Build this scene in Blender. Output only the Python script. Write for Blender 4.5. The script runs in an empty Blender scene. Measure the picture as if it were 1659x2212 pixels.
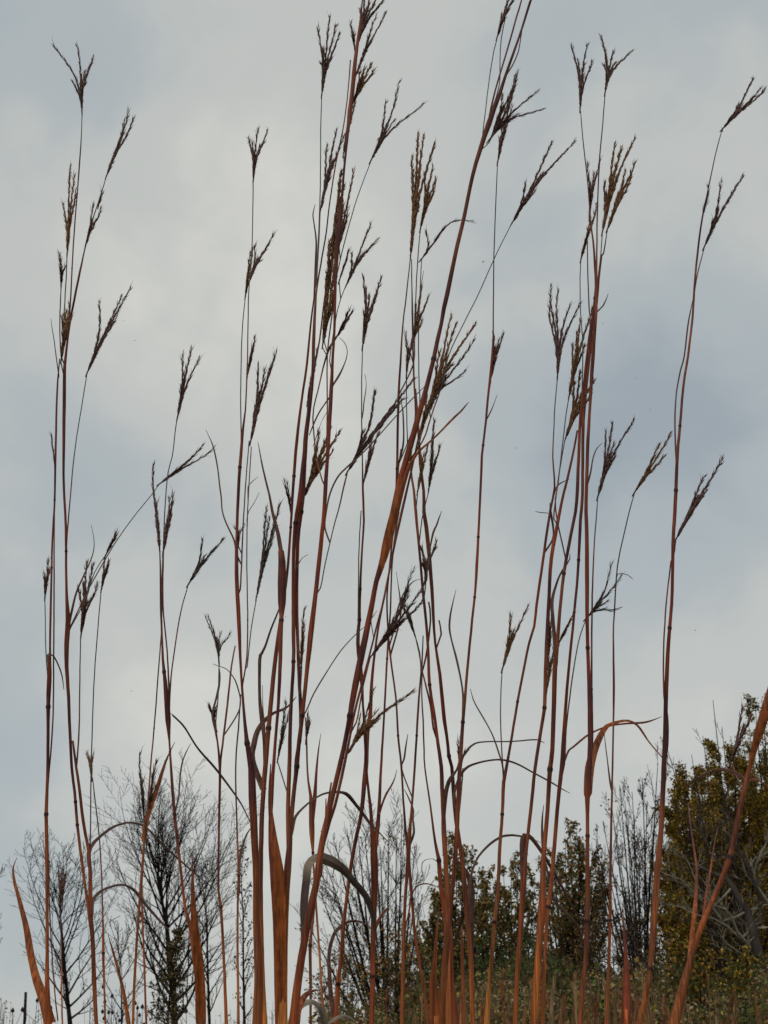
import bpy, math, random
from mathutils import Vector, Matrix
R = math.radians
C = bpy.context.scene.collection
scene = bpy.context.scene

# ------------------------------------------------------------------ camera
F = 3044.0                       # focal length in picture units (picture is 1659 x 2212 units)
CX, CY, HZ = 829.5, 1106.0, 2225.0
EYE = 1.2
PITCH = math.atan((HZ - CY) / F)
cam_d = bpy.data.cameras.new('camera'); cam = bpy.data.objects.new('camera', cam_d); C.objects.link(cam)
cam_d.sensor_fit = 'VERTICAL'; cam_d.sensor_height = 24.0; cam_d.lens = 24.0 * F / 2212.0
cam.location = (0, 0, EYE); cam.rotation_euler = (R(90) + PITCH, 0, 0)
cam_d.clip_start = 0.05; cam_d.clip_end = 5000
cam_d.dof.use_dof = True; cam_d.dof.focus_distance = 1.95; cam_d.dof.aperture_fstop = 21.0
scene.camera = cam

# ------------------------------------------------------------------ light
SUN_EL, SUN_ROT = R(48), R(205)
world = bpy.data.worlds.new('World'); scene.world = world; world.use_nodes = True
nt = world.node_tree; nt.nodes.clear()
def N(tree, typ, **kw):
    n = tree.nodes.new(typ)
    for k, v in kw.items(): setattr(n, k, v)
    return n
def pix_dir(x, y):
    v = Vector(((x - CX) / F, 1.0, -(y - CY) / F))
    c, s = math.cos(PITCH), math.sin(PITCH)
    return Vector((v.x, v.y * c - v.z * s, v.y * s + v.z * c))
def build_world():
    L = nt.links.new
    out = N(nt, 'ShaderNodeOutputWorld')
    sky = N(nt, 'ShaderNodeTexSky', sky_type='NISHITA', sun_disc=False, sun_elevation=SUN_EL, sun_rotation=SUN_ROT)
    bg1 = N(nt, 'ShaderNodeBackground'); bg1.inputs['Strength'].default_value = 0.08
    L(sky.outputs[0], bg1.inputs['Color'])
    tc = N(nt, 'ShaderNodeTexCoord')
    nrm = N(nt, 'ShaderNodeVectorMath', operation='NORMALIZE'); L(tc.outputs['Generated'], nrm.inputs[0])
    warp = N(nt, 'ShaderNodeTexNoise'); warp.inputs['Scale'].default_value = 5.0; warp.inputs['Detail'].default_value = 3.0
    L(nrm.outputs[0], warp.inputs['Vector'])
    ws = N(nt, 'ShaderNodeVectorMath', operation='SUBTRACT'); L(warp.outputs['Color'], ws.inputs[0]); ws.inputs[1].default_value = (.5, .5, .5)
    wm = N(nt, 'ShaderNodeVectorMath', operation='SCALE'); L(ws.outputs[0], wm.inputs[0]); wm.inputs['Scale'].default_value = 0.10
    wa = N(nt, 'ShaderNodeVectorMath', operation='ADD'); L(nrm.outputs[0], wa.inputs[0]); L(wm.outputs[0], wa.inputs[1])
    # broad soft cloud banks: (x, y, radius, lighter(+)/darker(-), blueness)
    acc = None
    def add(a, b):
        n = N(nt, 'ShaderNodeMath', operation='ADD')
        if a is None: n.inputs[0].default_value = 0
        else: L(a, n.inputs[0])
        L(b, n.inputs[1]); return n.outputs[0]
    for (x, y, r, s) in CLOUDS:
        d = pix_dir(x, y).normalized()
        dist = N(nt, 'ShaderNodeVectorMath', operation='DISTANCE'); L(wa.outputs[0], dist.inputs[0]); dist.inputs[1].default_value = d
        mr = N(nt, 'ShaderNodeMapRange', interpolation_type='SMOOTHERSTEP')
        mr.inputs['From Min'].default_value = 0; mr.inputs['From Max'].default_value = r / F
        mr.inputs['To Min'].default_value = s; mr.inputs['To Max'].default_value = 0
        L(dist.outputs['Value'], mr.inputs['Value']); acc = add(acc, mr.outputs[0])
    n1 = N(nt, 'ShaderNodeTexNoise'); n1.inputs['Scale'].default_value = 4.5; n1.inputs['Detail'].default_value = 4; n1.inputs['Roughness'].default_value = .5
    L(wa.outputs[0], n1.inputs['Vector'])
    m1 = N(nt, 'ShaderNodeMath', operation='MULTIPLY_ADD'); L(n1.outputs[0], m1.inputs[0]); m1.inputs[1].default_value = 0.80; m1.inputs[2].default_value = -0.40
    acc = add(acc, m1.outputs[0])
    n2 = N(nt, 'ShaderNodeTexNoise'); n2.inputs['Scale'].default_value = 14; n2.inputs['Detail'].default_value = 5; n2.inputs['Roughness'].default_value = .55
    L(wa.outputs[0], n2.inputs['Vector'])
    m2 = N(nt, 'ShaderNodeMath', operation='MULTIPLY_ADD'); L(n2.outputs[0], m2.inputs[0]); m2.inputs[1].default_value = 0.44; m2.inputs[2].default_value = 0.28
    acc = add(acc, m2.outputs[0])
    ramp = N(nt, 'ShaderNodeValToRGB'); cr = ramp.color_ramp
    cr.interpolation = 'EASE'
    cr.elements[0].position = 0.0; cr.elements[0].color = (0.300, 0.345, 0.380, 1)
    cr.elements[1].position = 1.0; cr.elements[1].color = (0.610, 0.606, 0.566, 1)
    e = cr.elements.new(0.32); e.color = (0.380, 0.420, 0.437, 1)
    e = cr.elements.new(0.62); e.color = (0.474, 0.490, 0.474, 1)
    L(acc, ramp.inputs[0])
    bg2 = N(nt, 'ShaderNodeBackground'); bg2.inputs['Strength'].default_value = SKYGAIN
    L(ramp.outputs[0], bg2.inputs['Color'])
    mix = N(nt, 'ShaderNodeMixShader'); mix.inputs[0].default_value = 0.96
    L(bg1.outputs[0], mix.inputs[1]); L(bg2.outputs[0], mix.inputs[2]); L(mix.outputs[0], out.inputs[0])
SKYGAIN = 1.13
CLOUDS = [(430, 640, 620, .34), (330, 440, 170, -.13), (60, 430, 170, -.10), (120, 120, 360, -.20), (600, 1900, 900, .22), (1000, 30, 400, -.06),
          (120, 940, 300, -.22), (330, 1040, 280, -.12), (60, 1640, 160, -.22), (110, 1420, 200, -.08), (680, 820, 480, .22), (700, 1500, 700, .10),
          (1400, 1150, 560, -.34), (1540, 800, 420, -.24), (800, 250, 520, .16), (1450, 300, 400, .08), (1240, 980, 340, -.12), (1130, 120, 200, -.08), (1320, 560, 400, -.05), (800, 1180, 300, -.10),
          (1460, 1520, 420, .26), (350, 1500, 420, .08), (1000, 1400, 500, .08)]
build_world()
sun_d = bpy.data.lights.new('sun', 'SUN'); sun_d.energy = 1.3; sun_d.angle = R(25); sun_d.color = (1.0, .95, .88)
sun = bpy.data.objects.new('sun', sun_d); C.objects.link(sun); sun.location = (0, -5, 10)
# the veiled sun stands high behind the camera
sdir = Vector((math.sin(SUN_ROT) * math.cos(SUN_EL), math.cos(SUN_ROT) * math.cos(SUN_EL), math.sin(SUN_EL)))
sun.rotation_euler = sdir.to_track_quat('Z', 'Y').to_euler()
scene.view_settings.view_transform = 'Standard'; scene.view_settings.look = 'None'
scene.view_settings.exposure = 0; scene.view_settings.gamma = 1
scene.render.engine = 'CYCLES'
scene.cycles.max_bounces = 5; scene.cycles.diffuse_bounces = 3; scene.cycles.transparent_max_bounces = 4

# ------------------------------------------------------------------ materials
def new_mat(name):
    m = bpy.data.materials.new(name); m.use_nodes = True
    return m, m.node_tree, m.node_tree.nodes['Principled BSDF']
def streak(m, dark, fine, coarse, amt):
    """natural blotches and lengthwise streaks on a stem or blade"""
    t = m.node_tree; L = t.links.new; b = t.nodes['Principled BSDF']
    src = b.inputs['Base Color'].links[0].from_socket; tc = N(t, 'ShaderNodeTexCoord')
    def noise(scale, st, lo, hi):
        mp = N(t, 'ShaderNodeMapping'); mp.inputs['Scale'].default_value = st; L(tc.outputs['Object'], mp.inputs['Vector'])
        no = N(t, 'ShaderNodeTexNoise'); no.inputs['Scale'].default_value = scale; no.inputs['Detail'].default_value = 3; L(mp.outputs[0], no.inputs['Vector'])
        r = N(t, 'ShaderNodeMapRange'); r.inputs['From Min'].default_value = lo; r.inputs['From Max'].default_value = hi; L(no.outputs[0], r.inputs['Value']); return r.outputs[0]
    m1 = N(t, 'ShaderNodeMix', data_type='RGBA'); m1.inputs[7].default_value = (*dark, 1)
    k = N(t, 'ShaderNodeMath', operation='MULTIPLY'); k.inputs[1].default_value = amt; L(noise(coarse, (1, 1, .3), .42, .68), k.inputs[0])
    L(k.outputs[0], m1.inputs[0]); L(src, m1.inputs[6])
    sc_ = N(t, 'ShaderNodeVectorMath', operation='SCALE'); L(m1.outputs[2], sc_.inputs[0])
    f = N(t, 'ShaderNodeMath', operation='MULTIPLY_ADD'); L(noise(fine, (1, 1, .02), .3, .7), f.inputs[0]); f.inputs[1].default_value = 1.0; f.inputs[2].default_value = .5
    L(f.outputs[0], sc_.inputs['Scale'])
    for l in list(t.links):
        if l.from_socket == src and l.to_node != m1: 
            to = l.to_socket; L(sc_.outputs[0], to)
def plant_mat(name, rough=.55, spec=.35, noise_scale=90, var=.35, translucent=0.0, stretch=(1, 1, .12), bump=0):
    """colour comes from each vertex ('Col'), broken up by streaky noise"""
    m, t, b = new_mat(name); L = t.links.new
    at = N(t, 'ShaderNodeAttribute', attribute_name='Col')
    tc = N(t, 'ShaderNodeTexCoord'); mp = N(t, 'ShaderNodeMapping'); mp.inputs['Scale'].default_value = stretch
    L(tc.outputs['Object'], mp.inputs['Vector'])
    no = N(t, 'ShaderNodeTexNoise'); no.inputs['Scale'].default_value = noise_scale; no.inputs['Detail'].default_value = 4
    L(mp.outputs[0], no.inputs['Vector'])
    mr = N(t, 'ShaderNodeMapRange'); mr.inputs['From Min'].default_value = .3; mr.inputs['From Max'].default_value = .7
    mr.inputs['To Min'].default_value = 1 - var; mr.inputs['To Max'].default_value = 1 + var
    L(no.outputs[0], mr.inputs['Value'])
    mul = N(t, 'ShaderNodeVectorMath', operation='SCALE'); L(at.outputs['Color'], mul.inputs[0]); L(mr.outputs[0], mul.inputs['Scale'])
    L(mul.outputs[0], b.inputs['Base Color'])
    b.inputs['Roughness'].default_value = rough; b.inputs['Specular IOR Level'].default_value = spec
    if bump:
        bp = N(t, 'ShaderNodeBump'); bp.inputs['Strength'].default_value = bump; bp.inputs['Distance'].default_value = .0004
        L(no.outputs[0], bp.inputs['Height']); L(bp.outputs[0], b.inputs['Normal'])
    if translucent:
        tr = N(t, 'ShaderNodeBsdfTranslucent'); L(mul.outputs[0], tr.inputs['Color'])
        mx = N(t, 'ShaderNodeMixShader'); mx.inputs[0].default_value = translucent
        L(b.outputs[0], mx.inputs[1]); L(tr.outputs[0], mx.inputs[2])
        L(mx.outputs[0], t.nodes['Material Output'].inputs['Surface'])
    return m
M_STEM = plant_mat('dry_grass_stem', .6, .14, 70, .5, 0, (1, 1, .05), .5)
M_BLADE = plant_mat('dry_grass_blade', .6, .25, 170, .45, .3, (1, 1, .04), .4)
streak(M_STEM, (.07, .022, .024), 650, 14, .5); streak(M_BLADE, (.11, .04, .03), 420, 30, .4)
M_PALE = plant_mat('withered_leaf', .65, .2, 60, .18, .15, (1, 1, .3), .3)
M_SEED = plant_mat('grass_seed_head', .75, .2, 400, .5, .12, (1, 1, 1))
M_BARK = plant_mat('bark', .95, .03, 14, .4, 0, (1, 1, .4))
M_LEAF = plant_mat('autumn_leaves', .6, .25, 6, .25, .3, (1, 1, 1))
M_WEED = plant_mat('dry_weeds', .8, .1, 9, .3, .2, (1, 1, 1))

# ------------------------------------------------------------------ mesh collecting
class MB:
    def __init__(s): s.v = []; s.f = []; s.c = []
    def build(s, name, mat, parent=None, origin=None, smooth=True):
        o0 = Vector(origin) if origin is not None else Vector((0, 0, 0))
        me = bpy.data.meshes.new(name)
        me.from_pydata([(p[0] - o0.x, p[1] - o0.y, p[2] - o0.z) for p in s.v], [], s.f)
        a = me.color_attributes.new('Col', 'FLOAT_COLOR', 'POINT')
        buf = []
        for c in s.c: buf.extend((c[0], c[1], c[2], 1.0))
        a.data.foreach_set('color', buf)
        if smooth: me.polygons.foreach_set('use_smooth', [True] * len(me.polygons))
        me.materials.append(mat); me.update()
        o = bpy.data.objects.new(name, me); C.objects.link(o)
        po = WORLD[parent] if parent is not None else Vector((0, 0, 0))
        o.location = o0 - po; WORLD[o] = o0.copy()
        if parent is not None: o.parent = parent
        return o
    def tube(s, pts, rad, cols, sides=6, cap=True, flat=None):
        n = len(pts); b = len(s.v)
        if n < 2: return
        up = None
        for i in range(n):
            t = (pts[min(i + 1, n - 1)] - pts[max(i - 1, 0)])
            if t.length < 1e-9: t = Vector((0, 0, 1))
            t.normalize()
            if up is None:
                up = t.cross(Vector((0, 1, 0)) if abs(t.y) < .9 else Vector((1, 0, 0)))
            up = (up - t * up.dot(t))
            if up.length < 1e-6: up = t.orthogonal()
            up.normalize(); w = t.cross(up)
            r = rad[i]; c = cols[i] if isinstance(cols, list) else cols
            for k in range(sides):
                a = 2 * math.pi * k / sides
                s.v.append(pts[i] + up * (r * math.cos(a)) + w * (r * math.sin(a))); s.c.append(c)
        for i in range(n - 1):
            for k in range(sides):
                k2 = (k + 1) % sides
                s.f.append((b + i * sides + k, b + i * sides + k2, b + (i + 1) * sides + k2, b + (i + 1) * sides + k))
        if cap:
            s.f.append(tuple(b + (n - 1) * sides + k for k in range(sides)))
            s.f.append(tuple(b + k for k in reversed(range(sides))))
    def spindle(s, p, d, ln, w, c1, c2, awn=0):
        """one pointed spikelet"""
        b = len(s.v); d = d.normalized(); u = d.orthogonal().normalized(); v = d.cross(u)
        s.v.append(p); s.c.append(c1)
        for k in range(4):
            a = k * math.pi / 2 + .3
            s.v.append(p + d * ln * .38 + u * (w * math.cos(a)) + v * (w * .7 * math.sin(a))); s.c.append(c1)
        s.v.append(p + d * ln * (1 + awn)); s.c.append(c2)
        for k in range(4):
            k2 = (k + 1) % 4
            s.f.append((b, b + 1 + k2, b + 1 + k)); s.f.append((b + 1 + k, b + 1 + k2, b + 5))
    def ribbon(s, pts, wid, cols, normals):
        """a lens-shaped blade with a real thickness and a folded midrib"""
        n = len(pts); b = len(s.v)
        for i in range(n):
            t = (pts[min(i + 1, n - 1)] - pts[max(i - 1, 0)])
            if t.length < 1e-9: t = Vector((0, 0, 1))
            t.normalize(); nn = normals[i] - t * normals[i].dot(t)
            if nn.length < 1e-6: nn = t.orthogonal()
            nn.normalize(); w = t.cross(nn); h = wid[i] / 2
            th = min(.00025, h * .2); fold = h * .22
            s.v += [pts[i] - w * h, pts[i] + nn * (fold + th), pts[i] + w * h, pts[i] + nn * (fold - th)]
            s.c += [cols[i]] * 4
        for i in range(n - 1):
            for k in range(4):
                k2 = (k + 1) % 4
                s.f.append((b + i * 4 + k, b + i * 4 + k2, b + (i + 1) * 4 + k2, b + (i + 1) * 4 + k))
        s.f.append(tuple(b + (n - 1) * 4 + k for k in range(4))); s.f.append(tuple(b + k for k in (3, 2, 1, 0)))
WORLD = {}
def empty(name, loc):
    o = bpy.data.objects.new(name, None); C.objects.link(o); o.location = loc; o.empty_display_size = .1
    WORLD[o] = Vector(loc); return o
def tag(o, label=None, cat=None, group=None, kind=None):
    if label: o['label'] = label
    if cat: o['category'] = cat
    if group: o['group'] = group
    if kind: o['kind'] = kind
    return o
def at(x, y, depth):
    """the point at a given distance north of the eye seen at picture place x, y"""
    d = pix_dir(x, y); return Vector((0, 0, EYE)) + d * (depth / d.y)
def cr(pts, step):
    """Catmull-Rom through tuples of floats"""
    out = []; n = len(pts)
    for i in range(n - 1):
        p0, p1, p2, p3 = pts[max(i - 1, 0)], pts[i], pts[i + 1], pts[min(i + 2, n - 1)]
        ln = math.hypot(p2[0] - p1[0], p2[1] - p1[1]); k = max(1, int(round(ln / step)))
        for j in range(k):
            t = j / k; t2 = t * t; t3 = t2 * t
            out.append(tuple(.5 * (2 * b + (c - a) * t + (2 * a - 5 * b + 4 * c - d) * t2 + (3 * b - a - 3 * c + d) * t3) for a, b, c, d in zip(p0, p1, p2, p3)))
    out.append(tuple(pts[-1])); return out
def mixc(a, b, t):
    t = max(0, min(1, t)); return tuple(x + (y - x) * t for x, y in zip(a, b))
def sc(c, k): return (c[0] * k, c[1] * k, c[2] * k)

# ------------------------------------------------------------------ tall grass stalks
GREY = (.078, .080, .066); REDB = (.20, .038, .014); PURP = (.075, .024, .026); ORNG = (.50, .135, .026); NODE = (.03, .018, .018)
def parse(s, wdef=3.0):
    out = []; w = wdef; nodes = []
    for tok in s.split():
        q = tok.split(',')
        if len(q) > 2:
            if q[2].endswith('n'): nodes.append((float(q[0]), float(q[1]))); q[2] = q[2][:-1]
            if q[2]: w = float(q[2])
        out.append((float(q[0]), float(q[1]), w))
    return out, nodes
STALKS = []
class Stalk:
    def __init__(s, label, depth, main, lean=0.0, base=None, tint=1.0, cat='grass stalk', name='grass_stalk', group='tall dry grass stalks', seed=None):
        s.rng = random.Random(seed if seed is not None else label); s.depth = depth; s.lean = lean; s.tint = tint
        s.foot_col = mixc(ORNG, s.rng.choice([(.28, .12, .035), (.36, .080, .024), (.54, .22, .055), (.25, .085, .034)]), s.rng.uniform(.2, .9))
        pts, nodes = parse(main)                      # listed from the bottom up
        x0, y0, w0 = pts[0]
        bot = s.P(x0, y0); d2 = s.P(*pts[1][:2])
        sl = (bot - d2); sl = sl / max(.05, -sl.z) if sl.z < 0 else Vector((0, 0, -1))
        sl.x = max(-.12, min(.12, sl.x))
        k = bot.z
        foot = Vector((bot.x + sl.x * k * .6, bot.y + s.rng.uniform(-.03, .03), -.01))
        if base is not None: foot.x = base
        s.root = empty(name, (foot.x, foot.y, 0)); tag(s.root, label, cat, group)
        s.track = []; s.heads = []; STALKS.append(s)
        s.bottom_extra = (foot, bot, sl, w0)
        s.stem(pts, nodes, 'stem', True)
    def D(s, y): return s.depth + s.lean * (2212 - y) / 2212
    def P(s, x, y, off=0): return at(x, y, s.D(y) + off)
    def m(s, w, y): return w * s.D(y) / F
    def snap(s, pts):
        """start a leaf or branch on the stem it grows from"""
        x, y = pts[0][:2]; k = min(s.track, key=lambda q: (q[0] - x) ** 2 + (q[1] - y) ** 2)
        d = math.hypot(k[0] - x, k[1] - y)
        if not 2.5 < d < 60: return pts
        k = min(s.track, key=lambda q: (q[0] - x) ** 2 + (q[1] - y - 2.4 * d) ** 2)
        return [(k[0], k[1], pts[0][2])] + (pts if d > 6 else pts[1:])
    def colour(s, w, y, u):
        c = mixc(GREY, REDB, (w - 2.3) / 2.2)
        if w < 2.6: return sc(mixc(c, s.foot_col, max(0, (y - 1900) / 500)), s.rng.uniform(.85, 1.15))
        c = mixc(c, (.21, .062, .028), .5 + .5 * math.sin(u * 3.3 + s.depth * 71))
        c = mixc(c, PURP, max(0, .15 + .75 * math.sin(u * 7 + s.depth * 40 + math.sin(u * 17))))
        c = mixc(c, s.foot_col, max(0, (y - 1640) / 680) ** 1.1)
        if y < 500: c = mixc(c, PURP, .35)
        return sc(c, s.tint * s.rng.uniform(.88, 1.12))
    def stem(s, pts, nodes, name, main=False, off0=0, off1=0, parent=None):
        if not main: pts = s.snap(pts)
        q = cr(pts, 26 if main else 20); mb = MB(); s.track += q; P = []; Rr = []; Cc = []
        n = len(q)
        if main:
            foot, bot, sl, w0 = s.bottom_extra
            m1 = foot.lerp(bot, .5) + Vector((sl.x * -.02, 0, 0))
            for j in range(8):
                t = j / 8; a = foot.lerp(m1, t); b_ = m1.lerp(bot, t); P.append(a.lerp(b_, t))
                r = s.m(w0, 2212) / 2 * (1.25 - .25 * t); 
                if j == 4: r *= 1.3
                Rr.append(r); Cc.append(NODE if j == 4 else sc(s.foot_col, s.tint * .8))
        for i, (x, y, w) in enumerate(q):
            u = i / max(1, n - 1)
            wob = s.rng.uniform(-.25, .25)
            P.append(s.P(x + wob, y, off0 + (off1 - off0) * u)); r = s.m(max(w * 1.12, 1.9), y) / 2
            c = s.colour(w, y, u * 3)
            Rr.append(r); Cc.append(c)
        # swollen dark nodes
        for (nx, ny) in nodes:
            k = min(range(n), key=lambda i: (q[i][0] - nx) ** 2 + (q[i][1] - ny) ** 2) + (8 if main else 0)
            if 0 < k < len(P) - 1:
                up = (P[k + 1] - P[k - 1]).normalized(); r = Rr[k]; h = r * 1.3
                a = P[k]
                P[k:k + 1] = [a - up * h, a - up * h * .3, a + up * h * .3, a + up * h]
                Rr[k:k + 1] = [r, r * 1.28, r * 1.28, r]; c = Cc[k]
                Cc[k:k + 1] = [c, NODE, NODE, c]
        mb.tube(P, Rr, Cc, 8 if max(Rr) > .0018 else 6)
        o = mb.build(name, M_STEM, parent or s.root, P[0])
        if main: s.main = o
        return o
    def b(s, pts, off=0.03):
        """side branch, from the junction outwards"""
        p, nd = parse(pts, 2.6); s.stem(p, nd, 'branch', False, 0, off); return s
    def l(s, pts, col='d', off=0.02, twist=.6):
        """leaf blade from its attachment outwards"""
        p, _ = parse(pts, 4); p = s.snap(p); q = cr(p, 9); n = len(q)
        base = {'o': (.32, .088, .020), 'd': (.11, .058, .042), 'r': (.26, .06, .03), 'g': (.27, .22, .17), 'b': (.12, .045, .028), 'f': (.10, .055, .04)}[col]
        P = []; W = []; Cc = []; Nn = []
        ph = s.rng.uniform(0, 6.28)
        view = Vector((0, -1, .25)).normalized()
        for i, (x, y, w) in enumerate(q):
            u = i / (n - 1); P.append(s.P(x, y, off * math.sin(u * 1.6)))
            W.append(s.m(max(w * (1.15 if col in 'gbf' else 1.05), 1.2), y) * (1 + .06 * math.sin(u * 9 + ph) + .03 * math.sin(u * 23 + ph))); c = mixc(base, (.10, .078, .064), .5 * u if col in 'db' else 0)
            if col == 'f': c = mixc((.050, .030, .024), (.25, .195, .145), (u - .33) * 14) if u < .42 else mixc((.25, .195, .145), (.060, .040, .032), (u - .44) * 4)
            if col in 'or' : c = mixc(c, (.20, .07, .05), max(0, (u - .55) * 1.6))
            Cc.append(sc(c, s.rng.uniform(.85, 1.15)))
            a = twist * .5 * math.sin(ph + u * 5); Nn.append((view + Vector((math.sin(a), 0, math.sin(a * 1.7) * .5))).normalized())
        mb = MB(); mb.ribbon(P, W, Cc, Nn); mb.build('leaf', M_PALE if col in 'fgd' else M_BLADE, s.root, P[0], False); return s
    def h(s, *a, **k): s.heads.append((a, k)); return s
    def finish(s):
        for a, k in s.heads: s.head(*a, **k)
    def head(s, base, tips, tone=0, off=.02, fat=1.0, tail=True, density=1.0):
        """seed head: racemes spreading from one point like fingers. base=(x,y); tips=[(x,y[,bow])]"""
        r = s.rng
        dk = min(math.hypot(q[0] - base[0], q[1] - base[1]) for q in s.track)
        if dk > 5: s.b('%g,%g,2.4 %g,%g,2' % (base[0], base[1] + 6, base[0], base[1]), off)
        bx, by = base; cx = sum(t[0] for t in tips) / len(tips) - bx; cy = sum(t[1] for t in tips) / len(tips) - by
        cl = math.hypot(cx, cy) or 1; ux, uy = cx / cl, cy / cl
        # short inner racemes fill the closed lower half of the head
        if len(tips) > 1 and not any(abs(t[2]) > 30 for t in tips if len(t) > 2):
            mx = max(math.hypot(t[0] - bx, t[1] - by) for t in tips)
            for _ in range(3 if mx > 90 else 2 if mx > 60 else 1):
                a, b_ = r.sample(list(tips), 2); w_ = r.uniform(.3, .7); k_ = r.uniform(.50, .68)
                tips = list(tips) + [(bx + k_ * (a[0] * w_ + b_[0] * (1 - w_) - bx), by + k_ * (a[1] * w_ + b_[1] * (1 - w_) - by), r.uniform(-3, 3))]
        fat *= 1.0
        mb = MB(); hub = s.P(bx, by, off)
        dark = [(.080, .030, .030), (.115, .046, .024), (.060, .036, .030)][tone]; light = [(.15, .095, .075), (.22, .12, .055), (.13, .10, .08)][tone]
        hp = [s.P(bx - ux * 9, by - uy * 9, off), s.P(bx, by, off), s.P(bx + ux * 12, by + uy * 12, off)]
        mb.tube(hp, [s.m(1.3, by), s.m(1.9, by), s.m(1.4, by)], [dark] * 3, 6)
        # fine hairs round the hub
        for _ in range(7):
            a = Vector((r.uniform(-1, 1), r.uniform(-1, 1), r.uniform(-.2, .8))).normalized(); p0 = hub + (hp[2] - hp[1]) * r.uniform(0, 2.2)
            mb.tube([p0, p0 + a * s.m(r.uniform(5, 9), by)], [s.m(.28, by), s.m(.12, by)], light, 3, False)
        head = mb.build('seed_head', M_SEED, s.root, hub)
        for ti, tp in enumerate(tips):
            tx, ty = tp[0], tp[1]; bow = tp[2] if len(tp) > 2 else 0
            dx, dy = tx - bx, ty - by; ln = math.hypot(dx, dy)
            k = .55 * ln
            c1 = (bx + ux * k, by + uy * k); nx, ny = -dy / ln, dx / ln
            c2 = (bx + dx * .38 + ux * ln * .34 + nx * bow, by + dy * .38 + uy * ln * .34 + ny * bow)
            doff = r.uniform(-.022, .022)
            steps = max(4, int(ln / 9)); pp = []
            for i in range(steps + 1):
                t = i / steps; a = (1 - t) ** 3; b_ = 3 * t * (1 - t) ** 2; c_ = 3 * t * t * (1 - t); d_ = t ** 3
                jit = .4 * math.sin(i * 2.3 + ti)
                pp.append(s.P(a * bx + b_ * c1[0] + c_ * c2[0] + d_ * tx + nx * jit, a * by + b_ * c1[1] + c_ * c2[1] + d_ * ty + ny * jit, off + doff * t))
            rb = MB()
            rb.tube(pp, [s.m((3.0 - 1.9 * i / steps) * min(1, .45 + i * .2) * fat, ty) / 1.6 for i in range(steps + 1)], [mixc(dark, light, i / steps * .6) for i in range(steps + 1)], 4)
            L_ = [0]
            for i in range(steps): L_.append(L_[-1] + (pp[i + 1] - pp[i]).length)
            tot = L_[-1]; gap = s.m(3.0, ty) / density; pos = tot * .03; side = r.choice((-1, 1)); kk = 0
            while pos < tot * 1.0:
                i = max(j for j in range(steps) if L_[j] <= pos); f = (pos - L_[i]) / max(1e-9, L_[i + 1] - L_[i])
                p = pp[i].lerp(pp[i + 1], f); d = (pp[i + 1] - pp[i]).normalized()
                sd = d.cross(Vector((0, 1, 0))).normalized(); fr = d.cross(sd)
                az = (0 if kk % 2 else math.pi) + r.uniform(-.9, .9)
                lat = sd * math.cos(az) + fr * math.sin(az)
                u = pos / tot
                open_ = r.uniform(.0, .07) + .22 * u ** 2.2 * r.random()
                dd = d + lat * open_
                sl = s.m(r.uniform(20, 30), ty) * (1 - .2 * u); sw = s.m((2.35 - 1.1 * u) * fat, ty) * r.uniform(.8, 1.15)
                cc = mixc(dark, light, r.random() * .75 + u * .2)
                rb.spindle(p + lat * s.m(.5, ty), dd, sl, sw, sc(cc, r.uniform(.8, 1.2)), sc(mixc(cc, light, .6), 1.1))
                if r.random() < .34:      # pedicelled partner, thinner and flaring out more
                    d3 = d + lat * (open_ + .10 + .22 * r.random() * u) + fr * r.uniform(-.25, .25)
                    rb.spindle(p + lat * s.m(.7, ty), d3, sl * .85, sw * .6, cc, light)
                if r.random() < .22:      # bent awn
                    q0 = p + dd.normalized() * sl * .8; a1 = (d + lat * r.uniform(.3, .9) + fr * r.uniform(-.4, .4)).normalized()
                    rb.tube([q0, q0 + a1 * s.m(r.uniform(6, 13), ty)], [s.m(.35, ty), s.m(.18, ty)], light, 3, False)
                pos += gap * r.uniform(.75, 1.25) * (1 + .9 * u * u); kk += 1
            for e in range(3):
                rb.spindle(pp[-1] - (pp[-1] - pp[-2]) * .3, (pp[-1] - pp[-2]).normalized() + Vector((r.uniform(-.25, .25), 0, r.uniform(-.1, .2))), s.m(r.uniform(11, 16), ty), s.m(1.0, ty), dark, light)
            rb.build('raceme', M_SEED, head, pp[0])
        return s

# ================================================================== ground
def build_ground():
    rng = random.Random(5); mb = MB(); n = 90; half = 1500.0
    def g(i):
        t = (i / n - .5) * 2; return half * (abs(t) ** 2.6) * (1 if t > 0 else -1)
    for j in range(n + 1):
        for i in range(n + 1):
            x, y = g(i), g(j); r = math.hypot(x, y)
            z = -.02 + .05 * math.sin(x * .31 + 1) * math.sin(y * .27) * min(1, max(0, (r - 5) / 10)) - .012 * min(r, 60) * 0
            mb.v.append(Vector((x, y, z - .0005 * r))); mb.c.append((.085, .07, .035))
    for j in range(n):
        for i in range(n):
            a = j * (n + 1) + i; mb.f.append((a, a + 1, a + n + 2, a + n + 1))
    o = mb.build('ground', plant_mat('meadow_soil', .95, .05, .8, .45, 0, (1, 1, 1), 0)); tag(o, kind='structure')
build_ground()

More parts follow.
